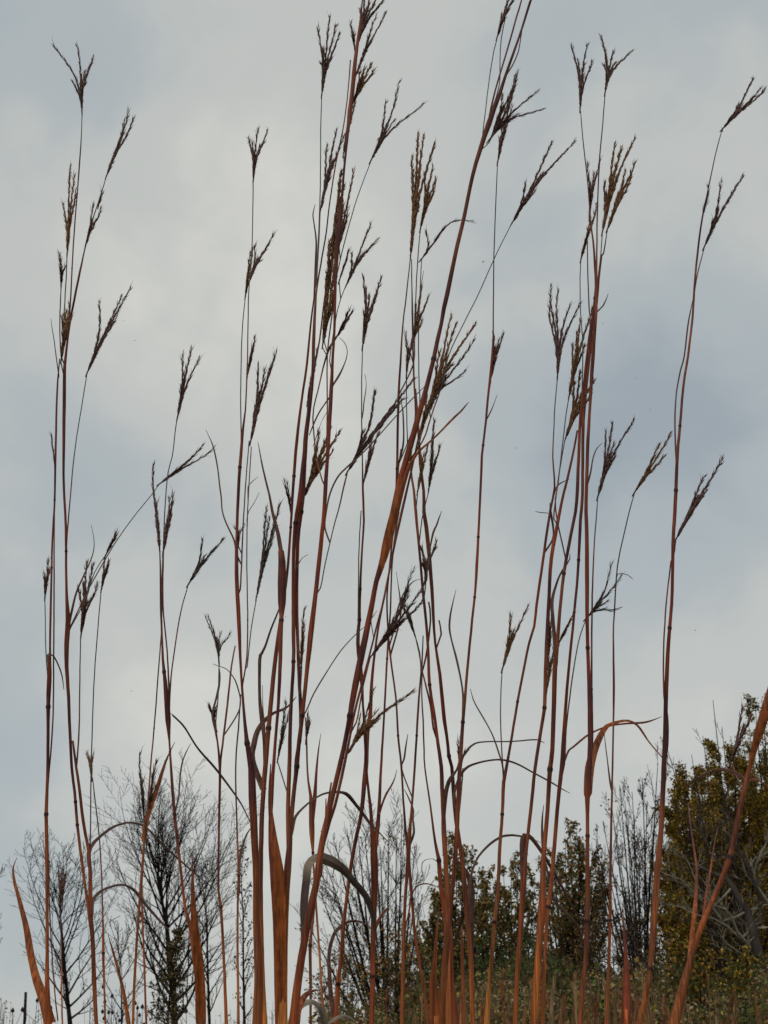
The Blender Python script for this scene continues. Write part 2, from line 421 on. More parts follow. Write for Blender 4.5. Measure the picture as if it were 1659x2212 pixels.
# ================================================================== trees
BARK = (.022, .017, .016)
def gz(x, depth): return at(x, 2212, depth).x
def wander(rng, p, d, ln, seg, up, jit):
    pts = [p.copy()]; d = d.normalized(); n = max(2, int(round(ln / seg)))
    for i in range(n):
        d = (d + Vector((rng.uniform(-1, 1), rng.uniform(-1, 1), rng.uniform(-.6, .6))) * jit + Vector((0, 0, up))).normalized()
        pts.append(pts[-1] + d * (ln / n))
    return pts
def on(pts, t):
    f = t * (len(pts) - 1); i = min(int(f), len(pts) - 2); return pts[i].lerp(pts[i + 1], f - i), (pts[i + 1] - pts[i]).normalized()
def side(rng, d, ang):
    u = d.orthogonal().normalized(); v = d.cross(u); a = rng.uniform(0, 2 * math.pi)
    return (d * math.cos(ang) + (u * math.cos(a) + v * math.sin(a)) * math.sin(ang)).normalized()
def twigs(tb, rng, path, rad, count, ln, ang, levels, twmin, up=.08, jit=.10, t0=.12, leaf=None, col=BARK, straight=1.0, ln_pow=1):
    for k in range(count):
        t = t0 + (1 - t0) * (k + rng.random()) / count
        p, d = on(path, t); L_ = ln * (1 - .55 * t ** ln_pow) * rng.uniform(.6, 1.25)
        dd = side(rng, d, R(rng.uniform(ang * .65, ang * 1.25)))
        if dd.z < -.05: dd.z *= -.4
        q = wander(rng, p, dd, L_, max(.05, L_ / 5), up, jit)
        r0 = max(twmin, rad * (1 - t * .75) * .55); n = len(q)
        rr = [max(twmin * .75, r0 * (1 - .8 * i / (n - 1))) for i in range(n)]
        tb.tube(q, rr, col, 5 if r0 > twmin * 2.2 else 3, False)
        if levels > 0:
            twigs(tb, rng, q, r0, max(2, int(count * .62)), L_ * .5, ang * 1.05, levels - 1, twmin, up, jit, .15, leaf, col, straight, ln_pow)
        if leaf: leaf(q, levels)
def add_leaf(lb, rng, p, size, c):
    a = Vector((rng.gauss(0, 1), rng.gauss(0, 1), rng.gauss(-.2, .8))).normalized(); b = a.orthogonal().normalized()
    b = (b * math.cos(1.3 * size * 100) + a.cross(b) * math.sin(1.3 * size * 100)); n = a.cross(b)
    k = len(lb.v); s = size * rng.uniform(.6, 1.3)
    lb.v += [p, p + a * s * .5 + b * s * .32 + n * s * .1, p + a * s, p + a * s * .5 - b * s * .32 + n * s * .1]; lb.c += [c] * 4
    lb.f += [(k, k + 1, k + 2), (k, k + 2, k + 3)]
def tree(label, name, cat, depth, trunk, limbs, spread, levels=2, ang=38, seed=1, tw=.0035, r0=.06, up=.10, leaves=0, lsize=.045, lcols=None,
         prof=None, group=None, jit=.10, low=.18, bark=BARK, lrange=(0, 1), tcount=9, inner=1.0, lshare=None, fade=None):
    """trunk: [(x, y)] picture places from the foot up (first is put on the ground); spread: metres of the longest limbs"""
    rng = random.Random(seed)
    P = [at(x, y, depth) for x, y in trunk]
    foot = Vector((P[0].x, depth, 0)); P = [foot] + [p for p in P if p.z > .25]
    sm = cr([tuple(p) for p in P], .45); path = [Vector(p) + Vector((rng.uniform(-1, 1), rng.uniform(-1, 1), 0)) * .012 for p in sm]
    path[0] = foot
    root = empty(name, foot); tag(root, label, cat, group)
    tb = MB(); n = len(path)
    tb.tube(path, [max(tw, r0 * (1 - .93 * (i / (n - 1)) ** .8)) for i in range(n)], bark, 8)
    tr = tb.build('trunk', M_BARK, root, foot)
    cb = MB(); lb = MB(); lcols = lcols or [(.09, .07, .02)]
    def leaf(q, lv):
        if lv == 0 or rng.random() < inner:
            k = leaves if lv == 0 else leaves * 1.0
            cnt = int(k) + (1 if rng.random() < k - int(k) else 0)
            for _ in range(cnt):
                p, d = on(q, rng.uniform(.1, 1)); h = p.z
                if not (lrange[0] <= h <= lrange[1] * 10): continue
                if fade and rng.random() > fade(p): continue
                add_leaf(lb, rng, p + Vector((rng.gauss(0, .03), rng.gauss(0, .03), rng.gauss(0, .03))), lsize, sc(rng.choice(lcols), rng.uniform(.6, 1.35)))
    prof = prof or (lambda t: (math.sin(math.pi * min(1, .12 + t * .88)) ** .7))
    for k in range(limbs):
        t = low + (1 - low) * (k + rng.random() * .8) / limbs; t = min(t, .985)
        p, d = on(path, t); L_ = spread * max(.12, prof((t - low) / (1 - low))) * rng.uniform(.75, 1.15)
        az = k * 2.4 + rng.uniform(-.5, .5); a = R(ang * rng.uniform(.75, 1.2) * (1.15 - .5 * t))
        dd = Vector((math.cos(az) * math.sin(a), math.sin(az) * math.sin(a), math.cos(a)))
        q = wander(rng, p, dd, L_, .16, up, jit); r = max(tw * 1.3, r0 * (1 - t) * .42 + tw); m = len(q)
        cb.tube(q, [max(tw, r * (1 - .85 * i / (m - 1))) for i in range(m)], bark, 5, False)
        twigs(cb, rng, q, r, max(3, int(tcount * (.5 + .5 * L_ / spread))), L_ * .5, ang * .95, levels - 1, tw, up, jit, .12, leaf if leaves else None, bark)
        if leaves: leaf(q, levels)
    # leader twigs
    twigs(cb, rng, path[int(n * .6):], r0 * .3, max(3, tcount // 2), spread * .34, ang * .8, levels - 1, tw, up, jit, .1, leaf if leaves else None, bark)
    cb.build('crown', M_BARK, root, foot, False)
    if leaves and lb.v: lb.build('foliage', M_LEAF, root, foot, False)
    return root

def shoots(label, name, cat, depth, bx, fan, seed, tw=.0035, r=.03, tcount=8, tl=.8, leaves=0, lsize=.04, lcols=None, group=None, up=.06, bark=BARK, ang=26, levels=1, by=2212, jit=.06, ltop=9, drop=30):
    """many-stemmed bush: fan = [(x, y)] picture places where each stem ends"""
    rng = random.Random(seed); foot = Vector((gz(bx, depth), depth, 0)); root = empty(name, foot); tag(root, label, cat, group)
    tb = MB(); cb = MB(); lb = MB(); lcols = lcols or [(.09, .07, .02)]
    def leaf(q, lv):
        cnt = int(leaves) + (1 if rng.random() < leaves - int(leaves) else 0)
        for _ in range(cnt):
            p, d = on(q, rng.uniform(.1, 1))
            if p.z > ltop and rng.random() < .85: continue
            add_leaf(lb, rng, p + Vector((rng.gauss(0, .02), rng.gauss(0, .02), rng.gauss(0, .02))), lsize, sc(rng.choice(lcols), rng.uniform(.6, 1.35)))
    for i, (x, y) in enumerate(fan):
        e = at(x, y + drop, depth + rng.uniform(-1.2, 1.2)); f = foot + Vector((rng.uniform(-.12, .12), rng.uniform(-.12, .12), 0))
        h = e.z; mid = f.lerp(e, .45); mid.x = f.x + (e.x - f.x) * .34; mid.y = f.y + (e.y - f.y) * .35
        q0 = cr([tuple(f), tuple(mid), tuple(e)], h / 12); q = [Vector(p) + Vector((rng.uniform(-1, 1), rng.uniform(-1, 1), 0)) * .02 for p in q0]; n = len(q)
        q[0].z = 0
        tb.tube(q, [max(tw, r * rng.uniform(.7, 1.1) * (1 - .9 * i_ / (n - 1))) for i_ in range(n)], bark, 6)
        twigs(cb, rng, q, r * .6, tcount, tl, ang, levels, tw, up, jit, .22, leaf if leaves else None, bark)
    tb.build('trunk', M_BARK, root, foot); cb.build('crown', M_BARK, root, foot, False)
    if leaves and lb.v: lb.build('foliage', M_LEAF, root, foot, False)
    return root

G_BARE = 'bare trees along the field edge'; G_LEAFY = 'trees still holding autumn leaves'
OLIVE = [(.13, .125, .032), (.18, .155, .035), (.095, .10, .03), (.21, .15, .035), (.26, .17, .04), (.075, .08, .03)]
RUST = [(.21, .105, .03), (.29, .15, .035), (.14, .10, .032), (.10, .09, .032), (.34, .18, .045), (.07, .07, .03), (.18, .14, .045)]
GOLD = [(.38, .25, .025), (.46, .29, .03), (.22, .17, .03), (.48, .28, .035), (.13, .11, .03), (.28, .16, .03), (.10, .09, .03)]
DARKL = [(.04, .035, .02), (.06, .05, .02), (.10, .06, .02), (.05, .045, .018)]

tree('small bare tree with open upswept twigs at the lower left, behind the orange blade', 'bare_tree', 'tree', 24,
     [(150, 2212), (146, 2160), (140, 2080), (133, 2010), (130, 1960), (127, 1930)], 26, 1.6, 2, 44, 11, .0042, .05, .07, group=G_BARE, low=.18, tcount=9, jit=.10)
tree('bare twiggy tree cut by the left edge of the photo', 'bare_tree', 'tree', 27,
     [(-70, 2212), (-66, 2100), (-52, 1990), (-50, 1900)], 20, 1.1, 2, 36, 23, .0045, .04, .09, group=G_BARE, low=.2, tcount=8)
tree('tallest bare tree, its dense fan of dark twigs standing alone left of the middle', 'bare_tree', 'tree', 25,
     [(377, 2212), (374, 2130), (368, 2060), (360, 1990), (352, 1950), (348, 1900), (350, 1875), (352, 1860)], 42, 1.95, 2, 46, 7, .0040, .070, .075, group=G_BARE, low=.12, tcount=11, jit=.09,
     prof=lambda t: .75 + .35 * math.sin(math.pi * min(1, t * 1.15)) - .75 * max(0, t - .55))
tree('slender dark tree with scattered curled brown leaves, just left of the central stalks', 'sparse_leaf_tree', 'tree', 24,
     [(528, 2212), (527, 2100), (526, 1980), (522, 1900), (518, 1830)], 22, .55, 1, 34, 31, .004, .03, .08, leaves=2.2, lsize=.05, lcols=DARKL, group=G_BARE, low=.2, tcount=7, prof=lambda t: .9 - .45 * t)
tree('thin bare tree behind the tall bare tree, filling its right side', 'bare_tree', 'tree', 28,
     [(452, 2212), (448, 2100), (446, 1990), (440, 1930), (436, 1895)], 26, 1.35, 2, 38, 37, .0038, .038, .07, group=G_BARE, low=.12, tcount=8)
tree('low bare sapling between the two left bare trees', 'bare_tree', 'tree', 22,
     [(262, 2225), (262, 2150), (258, 2080), (255, 2010)], 16, .95, 2, 42, 38, .004, .022, .06, group=G_BARE, low=.15, tcount=7)
tree('small dark cone-shaped bush with brown leaves, against the foot of the tallest bare tree', 'conical_bush', 'bush', 23.5,
     [(362, 2225), (366, 2150), (376, 2080), (384, 2015)], 30, .62, 2, 55, 41, .004, .03, .03, leaves=3.4, lsize=.045, lcols=DARKL + [(.13, .10, .03), (.17, .11, .03)], low=.05, tcount=9, prof=lambda t: 1.0 - .85 * t)
shoots('wide bare many-stemmed tree in the middle with a few leaves low down', 'bare_tree', 'tree', 23, 842,
     [(700, 1830), (722, 1790), (748, 1760), (772, 1765), (800, 1725), (842, 1745), (858, 1780), (873, 1760), (893, 1800), (905, 1850), (690, 1890), (660, 1960), (915, 1900), (760, 1840), (820, 1800), (725, 1900), (866, 1730), (785, 1770)], 43, .0047, .034, 13, .95, 1.6, .045, RUST, G_BARE, ltop=2.7, ang=33)
shoots('small loose bush with orange specks, left of the middle bare tree', 'leafy_bush', 'bush', 21, 742,
     [(700, 2080), (725, 2050), (745, 2040), (765, 2055), (785, 2070), (690, 2110), (755, 2060)], 47, .004, .02, 11, .5, 4.5, .042, RUST, None, ang=38)
shoots('scrubby leafy bush beneath the middle bare tree', 'leafy_bush', 'bush', 21, 860,
     [(800, 2090), (830, 2060), (855, 2010), (880, 1990), (905, 2030), (925, 1990), (845, 2050), (870, 2045)], 48, .004, .02, 13, .55, 5.5, .045, RUST, None, ang=40)
shoots('rounded leafy tree with spiky top shoots, dark green and brown, right of the middle', 'leafy_tree', 'tree', 21, 990,
     [(925, 1960), (940, 1915), (955, 1935), (968, 1815), (985, 1810), (1003, 1815), (1018, 1830), (1035, 1870), (1052, 1880), (1062, 1910), (1075, 1900), (932, 2000), (1000, 1880), (1020, 1930), (960, 1890), (980, 1860), (1045, 1935), (910, 2040), (1070, 1990)], 51, .004, .03, 15, .62, 7.5, .052, OLIVE + RUST, G_LEAFY, ang=30)
shoots('leafy tree with two narrow leafy spires, middle of the three leafy trees', 'leafy_tree', 'tree', 22, 1112,
     [(1078, 1930), (1090, 1860), (1103, 1830), (1118, 1835), (1128, 1865), (1140, 1850), (1155, 1880), (1100, 1900), (1085, 1960), (1125, 1930), (1146, 1930), (1068, 1990)], 52, .004, .026, 14, .58, 6.5, .052, RUST + OLIVE, G_LEAFY, ang=30)
shoots('leafy rust-brown tree behind the right-hand stalk cluster', 'leafy_tree', 'tree', 22, 1232,
     [(1160, 1880), (1175, 1840), (1190, 1800), (1206, 1830), (1218, 1790), (1236, 1785), (1250, 1810), (1262, 1800), (1278, 1810), (1292, 1840), (1300, 1880), (1180, 1880), (1225, 1860), (1245, 1870), (1270, 1880), (1310, 1930), (1200, 1900), (1285, 1900)], 53, .004, .03, 15, .62, 5.5, .052, RUST + OLIVE[:3], G_LEAFY, ang=30)
shoots('bare bush of straight dark shoots fanning up left of the big golden tree', 'bare_bush', 'bush', 20, 1392,
     [(1288, 1790), (1300, 1745), (1318, 1700), (1336, 1665), (1350, 1700), (1365, 1680), (1372, 1730), (1388, 1650), (1400, 1700), (1415, 1660), (1428, 1720), (1310, 1830), (1330, 1770), (1355, 1760), (1380, 1790), (1420, 1620), (1445, 1600), (1296, 1850), (1405, 1780)], 57, .0040, .026, 12, .75, .5, .04, RUST, G_BARE, ang=28)
shoots('bare young tree poking long curved shoots above the golden tree near the right edge', 'bare_tree', 'tree', 17.5, 1600,
     [(1544, 1482), (1560, 1540), (1492, 1600), (1470, 1640), (1455, 1625), (1520, 1560), (1440, 1590), (1500, 1650), (1580, 1560), (1450, 1690), (1478, 1700)], 59, .0034, .03, 6, .5, 0, .04, None, G_BARE, ang=30, jit=.09)
# the big golden tree and its neighbour at the right edge
shoots('large golden-olive tree filling the lower right corner', 'leafy_tree', 'tree', 18.5, 1560,
     [(1437, 1830), (1445, 1770), (1455, 1725), (1460, 1690), (1478, 1665), (1495, 1655), (1512, 1650), (1530, 1650), (1550, 1600), (1556, 1610), (1570, 1640), (1590, 1620), (1610, 1640), (1630, 1650), (1655, 1640), (1680, 1650), (1450, 1880), (1460, 1830), (1480, 1800), (1510, 1780), (1540, 1760), (1580, 1740), (1620, 1750), (1660, 1740), (1448, 1940), (1475, 1930), (1500, 1900), (1550, 1880), (1600, 1880), (1650, 1880), (1462, 2000), (1500, 2000), (1540, 1990), (1590, 1990), (1640, 1990), (1700, 1800), (1710, 1950), (1475, 1740), (1525, 1710), (1565, 1690), (1605, 1690), (1640, 1700)], 61, .0036, .035, 17, .72, 26, .038, GOLD + [(.20, .11, .035), (.13, .085, .035), (.16, .13, .035)], G_LEAFY, ang=42)
shoots('taller leafy tree cut by the right edge above the golden tree', 'leafy_tree', 'tree', 20, 1690,
     [(1605, 1560), (1615, 1530), (1630, 1500), (1645, 1480), (1660, 1470), (1680, 1450), (1700, 1440), (1620, 1600), (1650, 1560), (1690, 1530), (1640, 1610), (1670, 1610)], 67, .0038, .04, 14, .55, 7.0, .050, OLIVE + RUST, G_LEAFY, ang=30)

# shrubs of the thicket, one by one, in front of the trees
for (lab, bx, dep, fan, pal, nl, sd, tl) in [
        ('low dark green shrub at the foot of the first leafy tree', 1060, 15, [(1010, 2080), (1030, 2040), (1055, 2025), (1080, 2050), (1100, 2085), (1045, 2070)], OLIVE[2:3] + [(.05, .075, .022), (.07, .095, .026)], 5.5, 201, .34),
        ('broad green shrub with pale tips between the folded dark leaf and the right-hand cluster', 1170, 14.5, [(1110, 2080), (1130, 2050), (1150, 2035), (1175, 2040), (1200, 2060), (1225, 2090), (1160, 2070)], [(.06, .09, .024), (.09, .12, .03), (.16, .14, .05)], 5.5, 202, .34),
        ('brown twiggy shrub just right of the right-hand stalk cluster', 1300, 15.5, [(1255, 2040), (1275, 2000), (1298, 1985), (1320, 1995), (1345, 2030), (1290, 2050), (1330, 2060)], [(.12, .07, .03), (.09, .06, .03), (.17, .10, .035)], 2.4, 203, .40),
        ('purple-brown nearly bare shrub left of the tallest right stalk foot', 1380, 15, [(1335, 2040), (1352, 2000), (1375, 1985), (1398, 2000), (1420, 2030), (1365, 2050), (1400, 2060)], [(.12, .07, .04), (.09, .055, .035)], 1.2, 204, .42),
        ('golden-brown shrub under the big golden tree, right of the tallest right stalk', 1480, 13.5, [(1425, 2080), (1450, 2050), (1475, 2035), (1500, 2045), (1530, 2070), (1465, 2070), (1510, 2080)], GOLD + RUST, 4.5, 205, .36),
        ('dark olive shrub in the bottom right corner below the dead tree', 1620, 13, [(1560, 2110), (1585, 2080), (1610, 2065), (1640, 2075), (1670, 2090), (1600, 2100), (1700, 2080)], OLIVE + GOLD[:2], 5, 206, .36),
        ('small dark leafy shrub low between the middle bare tree and first leafy tree', 930, 15, [(895, 2110), (915, 2075), (935, 2060), (955, 2080), (975, 2100), (925, 2100)], OLIVE + DARKL, 5, 207, .32)]:
    shoots(lab, 'shrub', 'shrub', dep, bx, fan, sd, .003, .012, 13, tl, nl, .034, pal, 'shrubs of the field edge', ang=42, drop=8)

# pale dead tree whose limbs cross in front of the golden tree
def pale_tree():
    rng = random.Random(71); depth = 13.5
    foot = Vector((gz(1660, depth), depth, 0)); root = empty('dead_tree', foot)
    tag(root, 'dead leafless tree with crooked pale grey limbs in front of the golden tree', 'tree', G_BARE)
    tb = MB(); dark = (.06, .05, .045); pale = (.22, .20, .15)
    main = [foot] + [at(x, y, depth) for x, y in [(1652, 2140), (1638, 2060), (1624, 2003), (1616, 1970), (1599, 1945), (1582, 1915), (1566, 1896), (1537, 1886), (1510, 1872), (1480, 1862)]]
    q = [Vector(p) for p in cr([tuple(p) for p in main], .15)]; n = len(q)
    tb.tube(q, [.055 * (1 - .9 * i / (n - 1)) + .004 for i in range(n)], dark, 7)
    trunk = tb.build('trunk', M_BARK, root, foot)
    for col, r, pts in [(pale, .015, [(1624, 2050), (1610, 2030), (1596, 2011), (1582, 1986), (1569, 1961), (1546, 1955), (1520, 1940)]), (pale, .010, [(1560, 1990), (1540, 1955), (1526, 1936), (1509, 1916), (1496, 1880), (1480, 1850), (1455, 1830)]),
                        (pale, .011, [(1660, 1950), (1632, 1908), (1634, 1880), (1636, 1863), (1646, 1840), (1656, 1820), (1662, 1790)]), (dark, .020, [(1640, 1990), (1640, 1940), (1620, 1880), (1600, 1840), (1590, 1800), (1570, 1760), (1562, 1720)]),
                        (pale, .011, [(1670, 2000), (1660, 1950), (1640, 1920), (1610, 1890), (1600, 1850), (1588, 1815), (1560, 1790)]), (dark, .012, [(1582, 1915), (1560, 1870), (1530, 1830), (1510, 1790), (1500, 1740)]),
                        (pale, .011, [(1600, 2030), (1570, 2000), (1540, 1985), (1500, 1975), (1470, 1960), (1440, 1955)]), (dark, .011, [(1624, 2003), (1590, 1993), (1550, 1990), (1520, 1985), (1480, 1990)]),
                        (pale, .010, [(1640, 2100), (1600, 2060), (1570, 2040), (1550, 2010)]), (pale, .010, [(1540, 1955), (1500, 1930), (1470, 1900), (1440, 1890), (1425, 1880)])]:
        dd = rng.uniform(-.5, .2)
        e = min(q, key=lambda v: (v - at(pts[0][0], pts[0][1], depth)).length)
        P = [e] + [at(x, y, depth + dd * k / len(pts)) for k, (x, y) in enumerate(pts)]
        w = [Vector(p) + Vector((rng.uniform(-1, 1), rng.uniform(-1, 1), rng.uniform(-1, 1))) * .012 for p in cr([tuple(p) for p in P], .12)]; m = len(w)
        cb = MB(); cb.tube(w, [r * (1 - .8 * i / (m - 1)) + .002 for i in range(m)], col, 6)
        twigs(cb, rng, w, r * .5, 12, .42, 45, 1, .0026, .05, .16, .1, None, mixc(col, (.16, .14, .11), .4))
        cb.build('limb', M_BARK, root, P[0], False)
pale_tree()

# ================================================================== undergrowth (nobody could count it)
def thicket(name, x0, x1, top, depth0, depth1, n, cols, seed, leafn=14, size=.035, tass=.2, kindlab=None):
    rng = random.Random(seed); mb = MB()
    for _ in range(n):
        d = rng.uniform(depth0, depth1); x = rng.uniform(x0, x1)
        ty = top(x) + abs(rng.gauss(0, 60)) + 22 * math.sin(x * .021 + seed) + 12 * math.sin(x * .067 + seed); e = at(x + rng.uniform(-12, 12), ty, d); f = Vector((gz(x, d), d, 0))
        if e.z < .5: continue
        g_ = math.sin(x * .017 + d * .9 + seed) + .7 * math.sin(x * .043 - d * 1.7) + rng.gauss(0, .45)
        c = cols[int(max(0, min(.999, (g_ + 1.9) / 3.8)) * len(cols))]; m = f.lerp(e, .6) + Vector((rng.uniform(-.05, .05), rng.uniform(-.05, .05), 0))
        mb.tube([f, m, e], [.004, .003, .0018], sc((.13, .085, .05), rng.uniform(.6, 1.3)), 3, False)
        t0 = max(0, (1.1 / e.z) - .25)
        for k in range(leafn):
            t = t0 + (1 - t0) * (k + rng.random()) / leafn; p = f.lerp(e, t); s = .10 * (1.15 - t)
            add_leaf(mb, rng, p + Vector((rng.gauss(0, s), rng.gauss(0, s), rng.gauss(0, .03))), size, sc(c, rng.uniform(.55, 1.4)))
        if rng.random() < tass:
            for k in range(14):
                p = e + Vector((rng.gauss(0, .025), rng.gauss(0, .025), rng.uniform(-.16, .03)))
                add_leaf(mb, rng, p, .022, sc((.30, .235, .155), rng.uniform(.5, 1.2)))
    o = mb.build(name, M_WEED, None, (0, 0, 0), False); tag(o, kindlab, 'undergrowth', kind='stuff')
def top_r(x):
    pts = [(500, 2175), (620, 2165), (700, 2150), (850, 2140), (930, 2110), (1050, 2080), (1150, 2080), (1250, 2075), (1300, 2080), (1400, 2085), (1500, 2100), (1600, 2100), (1720, 2040)]
    for a, b in zip(pts, pts[1:]):
        if a[0] <= x <= b[0]: return a[1] + (b[1] - a[1]) * (x - a[0]) / (b[0] - a[0])
    return 2100
thicket('thicket', 880, 1750, lambda x: top_r(x) - 10, 12.5, 17, 1900, [(.04, .055, .02), (.06, .08, .024), (.08, .10, .028), (.13, .105, .032), (.15, .09, .033), (.09, .055, .03)], 81, 24, .055, .02, 'dark green and brown bramble thicket under the leafy trees')
thicket('tall_weeds', 560, 1750, lambda x: top_r(x) + 32, 8, 12.5, 1500, [(.065, .095, .025), (.10, .135, .033), (.17, .155, .045), (.26, .20, .06), (.21, .12, .04), (.12, .08, .04), (.27, .23, .055)], 83, 20, .036, .22, 'brown goldenrod weeds with pale fluffy tassels along the bottom right')
thicket('low_weeds', -60, 620, lambda x: 2168 + 10 * math.sin(x * .05), 12, 19, 260, [(.06, .05, .03), (.09, .07, .035), (.05, .05, .025)], 87, 5, .026, .05, 'sparse low dark weeds along the bottom left')

# dead weed stem standing at the lower left, and round seed heads on thin stems
def rust_grass():
    """the far side of the same prairie grass: soft rusty blades and thin culms seen low behind the tall stalks"""
    rng = random.Random(95); mb = MB()
    for _ in range(110):
        d = rng.uniform(3.2, 6.5); x = rng.choice((rng.gauss(1280, 130), rng.uniform(760, 1700), rng.gauss(990, 90)))
        if x < 640: continue
        ty = 2195 - abs(rng.gauss(0, 55)) + (0 if x > 900 else 20); f = Vector((gz(x, d), d, 0)); e = at(x + rng.gauss(0, 22), ty, d)
        c = sc(rng.choice([(.34, .13, .045), (.26, .10, .04), (.40, .21, .09), (.22, .13, .06), (.30, .20, .10)]), rng.uniform(.6, 1.2))
        m = f.lerp(e, .6) + Vector((rng.gauss(0, .02), 0, 0))
        q = [Vector(v) for v in cr([tuple(f), tuple(m), tuple(e)], .25)]; n = len(q)
        if rng.random() < .5:
            mb.tube(q, [.0022 * (1 - .6 * i / n) for i in range(n)], c, 4, False)
            for k in range(9):
                p = e + (m - e).normalized() * rng.uniform(0, .10); mb.spindle(p, Vector((rng.uniform(-.4, .4), rng.uniform(-.3, .3), 1)), .03, .003, c, sc(c, 1.3))
        else:
            q[-1] += Vector((rng.gauss(0, .05), rng.gauss(0, .05), -.02))
            mb.ribbon(q, [max(.001, .010 * math.sin(.25 + 2.7 * i / n)) for i in range(n)], [c] * n, [Vector((rng.uniform(-.4, .4), -1, .2))] * n)
    o = mb.build('rusty_grass', M_BLADE, None, (0, 0, 0), False); tag(o, 'low rusty orange grass tops behind the tall stalks at the bottom right', 'grass', kind='stuff')
rust_grass()
def snag():
    f = Vector((gz(56, 9), 9, 0)); root = empty('dead_snag', f); tag(root, 'blunt black dead stub standing upright at the bottom left corner', 'dead stub')
    mb = MB(); e = at(57, 2143, 9)
    q = [f.lerp(e, i / 10) + Vector((.004 * math.sin(i * 1.7), 0, 0)) for i in range(11)]
    mb.tube(q, [.013 * (1 - .035 * i) for i in range(11)], (.025, .02, .02), 7); mb.build('stem', M_BARK, root, f)
    tw = MB(); tw.tube([q[8], q[8] + Vector((.03, 0, .04))], [.004, .002], (.025, .02, .02), 4); tw.build('broken_twig', M_BARK, root, q[8])
snag()
rngw = random.Random(91)
SEEDP = [(30, 2184, 'at the far left corner'), (80, 2162, 'right of the blunt black stub'), (238, 2188, 'left of the small orange blade'), (262, 2186, 'beside the small orange blade'), (246, 2152, 'highest of the weeds left of the small orange blade'),
         (342, 2160, 'near the conical bush foot'), (405, 2185, 'right of the tallest bare tree trunk'), (296, 2178, 'between the small orange blade and the conical bush')]
for (x, y, lab) in SEEDP:
    d = 9.5 + rngw.uniform(0, 2); f = Vector((gz(x, d), d, 0)); e = at(x + rngw.uniform(-4, 4), y, d)
    root = empty('seedpod_weed', f); tag(root, 'thin dark weed with round pods, ' + lab, 'weed', 'dry weeds with round seed pods')
    mb = MB(); m = f.lerp(e, .5) + Vector((rngw.uniform(-.04, .04), 0, 0)); mb.tube([f, m, e], [.0035, .003, .002], BARK, 4)
    ends = [e]
    for k in range(4):
        a = m.lerp(e, rngw.uniform(.35, .9)); b = a + Vector((rngw.uniform(-.13, .13), rngw.uniform(-.06, .06), rngw.uniform(.06, .16))); mb.tube([a, b], [.002, .0014], BARK, 3); ends.append(b)
    mb.build('stem', M_BARK, root, f)
    for e2 in ends:
        pb = MB(); pb.tube([e2 + Vector((0, 0, z)) for z in (-.012, -.006, 0, .007, .014, .022)], [.002, .009, .0125, .011, .006, .001], (.03, .024, .02), 7); pb.build('seed_pod', M_BARK, root, e2)

# tiny insects drifting in front of the sky
def insect(x, y, size, label, seed):
    rng = random.Random(seed); p = at(x, y, 3.2); s = size * 3.2 / F
    root = empty('flying_insect', p); tag(root, label, 'insect', 'tiny insects in the air')
    d = Vector((1, rng.uniform(-.6, .6), rng.uniform(-.5, .5))).normalized(); b = MB()
    b.tube([p + d * s * t for t in (-.5, -.3, 0, .25, .42, .5)], [s * k for k in (.03, .13, .17, .10, .12, .02)], (.02, .02, .018), 6); b.build('body', M_SEED, root, p)
    for sg in (-1, 1):
        w = MB(); u = (Vector((0, .5 * sg, .9)) + d * -.3).normalized()
        w.ribbon([p, p + u * s * .3, p + u * s * .62], [s * .12, s * .3, s * .08], [(.10, .10, .10)] * 3, [d.cross(u)] * 3); w.build('wing', M_SEED, root, p)
for i, (x, y, sz, lab) in enumerate([(1044, 566, 6, 'largest airborne insect, a dark fleck right of the thickest slanting stalk'), (1115, 968, 3.4, 'tiny dark insect in open sky left of the right-hand cluster, near mid height'), (291, 736, 3.4, 'tiny dark insect in open sky above the second clump, lower of a pair'), (267, 693, 3.2, 'tiny dark insect beside the drooping seed head at the left, upper of a pair'),
        (284, 1493, 3.2, 'tiny dark insect between the leftmost and second clumps, low in the sky'), (617, 1333, 3, 'tiny dark insect between the central stalks'), (1502, 1362, 3.6, 'tiny dark insect in open sky right of the tallest right-hand stalk'), (1302, 699, 3, 'tiny dark insect just right of the right-hand cluster, upper one'),
        (1376, 818, 2.8, 'tiny pale-edged insect between the right-hand cluster and the tallest right stalk, upper'), (1405, 885, 3, 'tiny dark insect between the right-hand cluster and the tallest right stalk, lower')]):
    insect(x, y, sz, lab, 100 + i)

# ================================================================== the stalks
# ---- left edge clump
s = Stalk('leftmost tall red-brown stalk, forking into three, a finger-like seed head at its top', 1.75,
 '208,2212,7 203,2110,8 200,2026,8 195,1985,9 188,1942,5 177,1862,5.5 167,1782,5.5n 161,1710,5.5 155,1659,5.5n 150,1560,6 148,1506,6.5 144,1440,8 144,1390,10 147,1339,10 144,1290,6 143,1239,5 142,1139,5 138,1060,5 137,1026,5n 138,940,6.5 139,853,7.5 140,790,6.5 146,735,4.5 153,636,3.2 157,553,3 162,480,3 167,417,2.8 172,350,3.2n 176,290,2.2 177,242,2', -.05)
s.h((177, 242), [(117, 100, -8), (167, 100, 4), (201, 123, 8), (196, 140, 4), (176, 165)], 0)
s.b('195,1955,8 195,1900,7.5 192,1842,6 180,1776,6 171,1700,5.5 165,1659,5 157,1600,4', -.008)
s.b('142,770,4 150,703,4.6 160,650,5 173,586,4.6 180,553,3.2 192,500,3 204,462,2.6 217,423,2.4 230,380,2', .02)
s.h((230, 380), [(277, 240, 6), (287, 258, 12), (268, 262, 4)], 0)
s.b('181,550,2.4 185,525,2', .02); s.h((185, 530), [(201, 445, -4), (217, 452, 8)], 1, .03)
s.h((213, 443), [(219, 416, 2)], 1, .02)
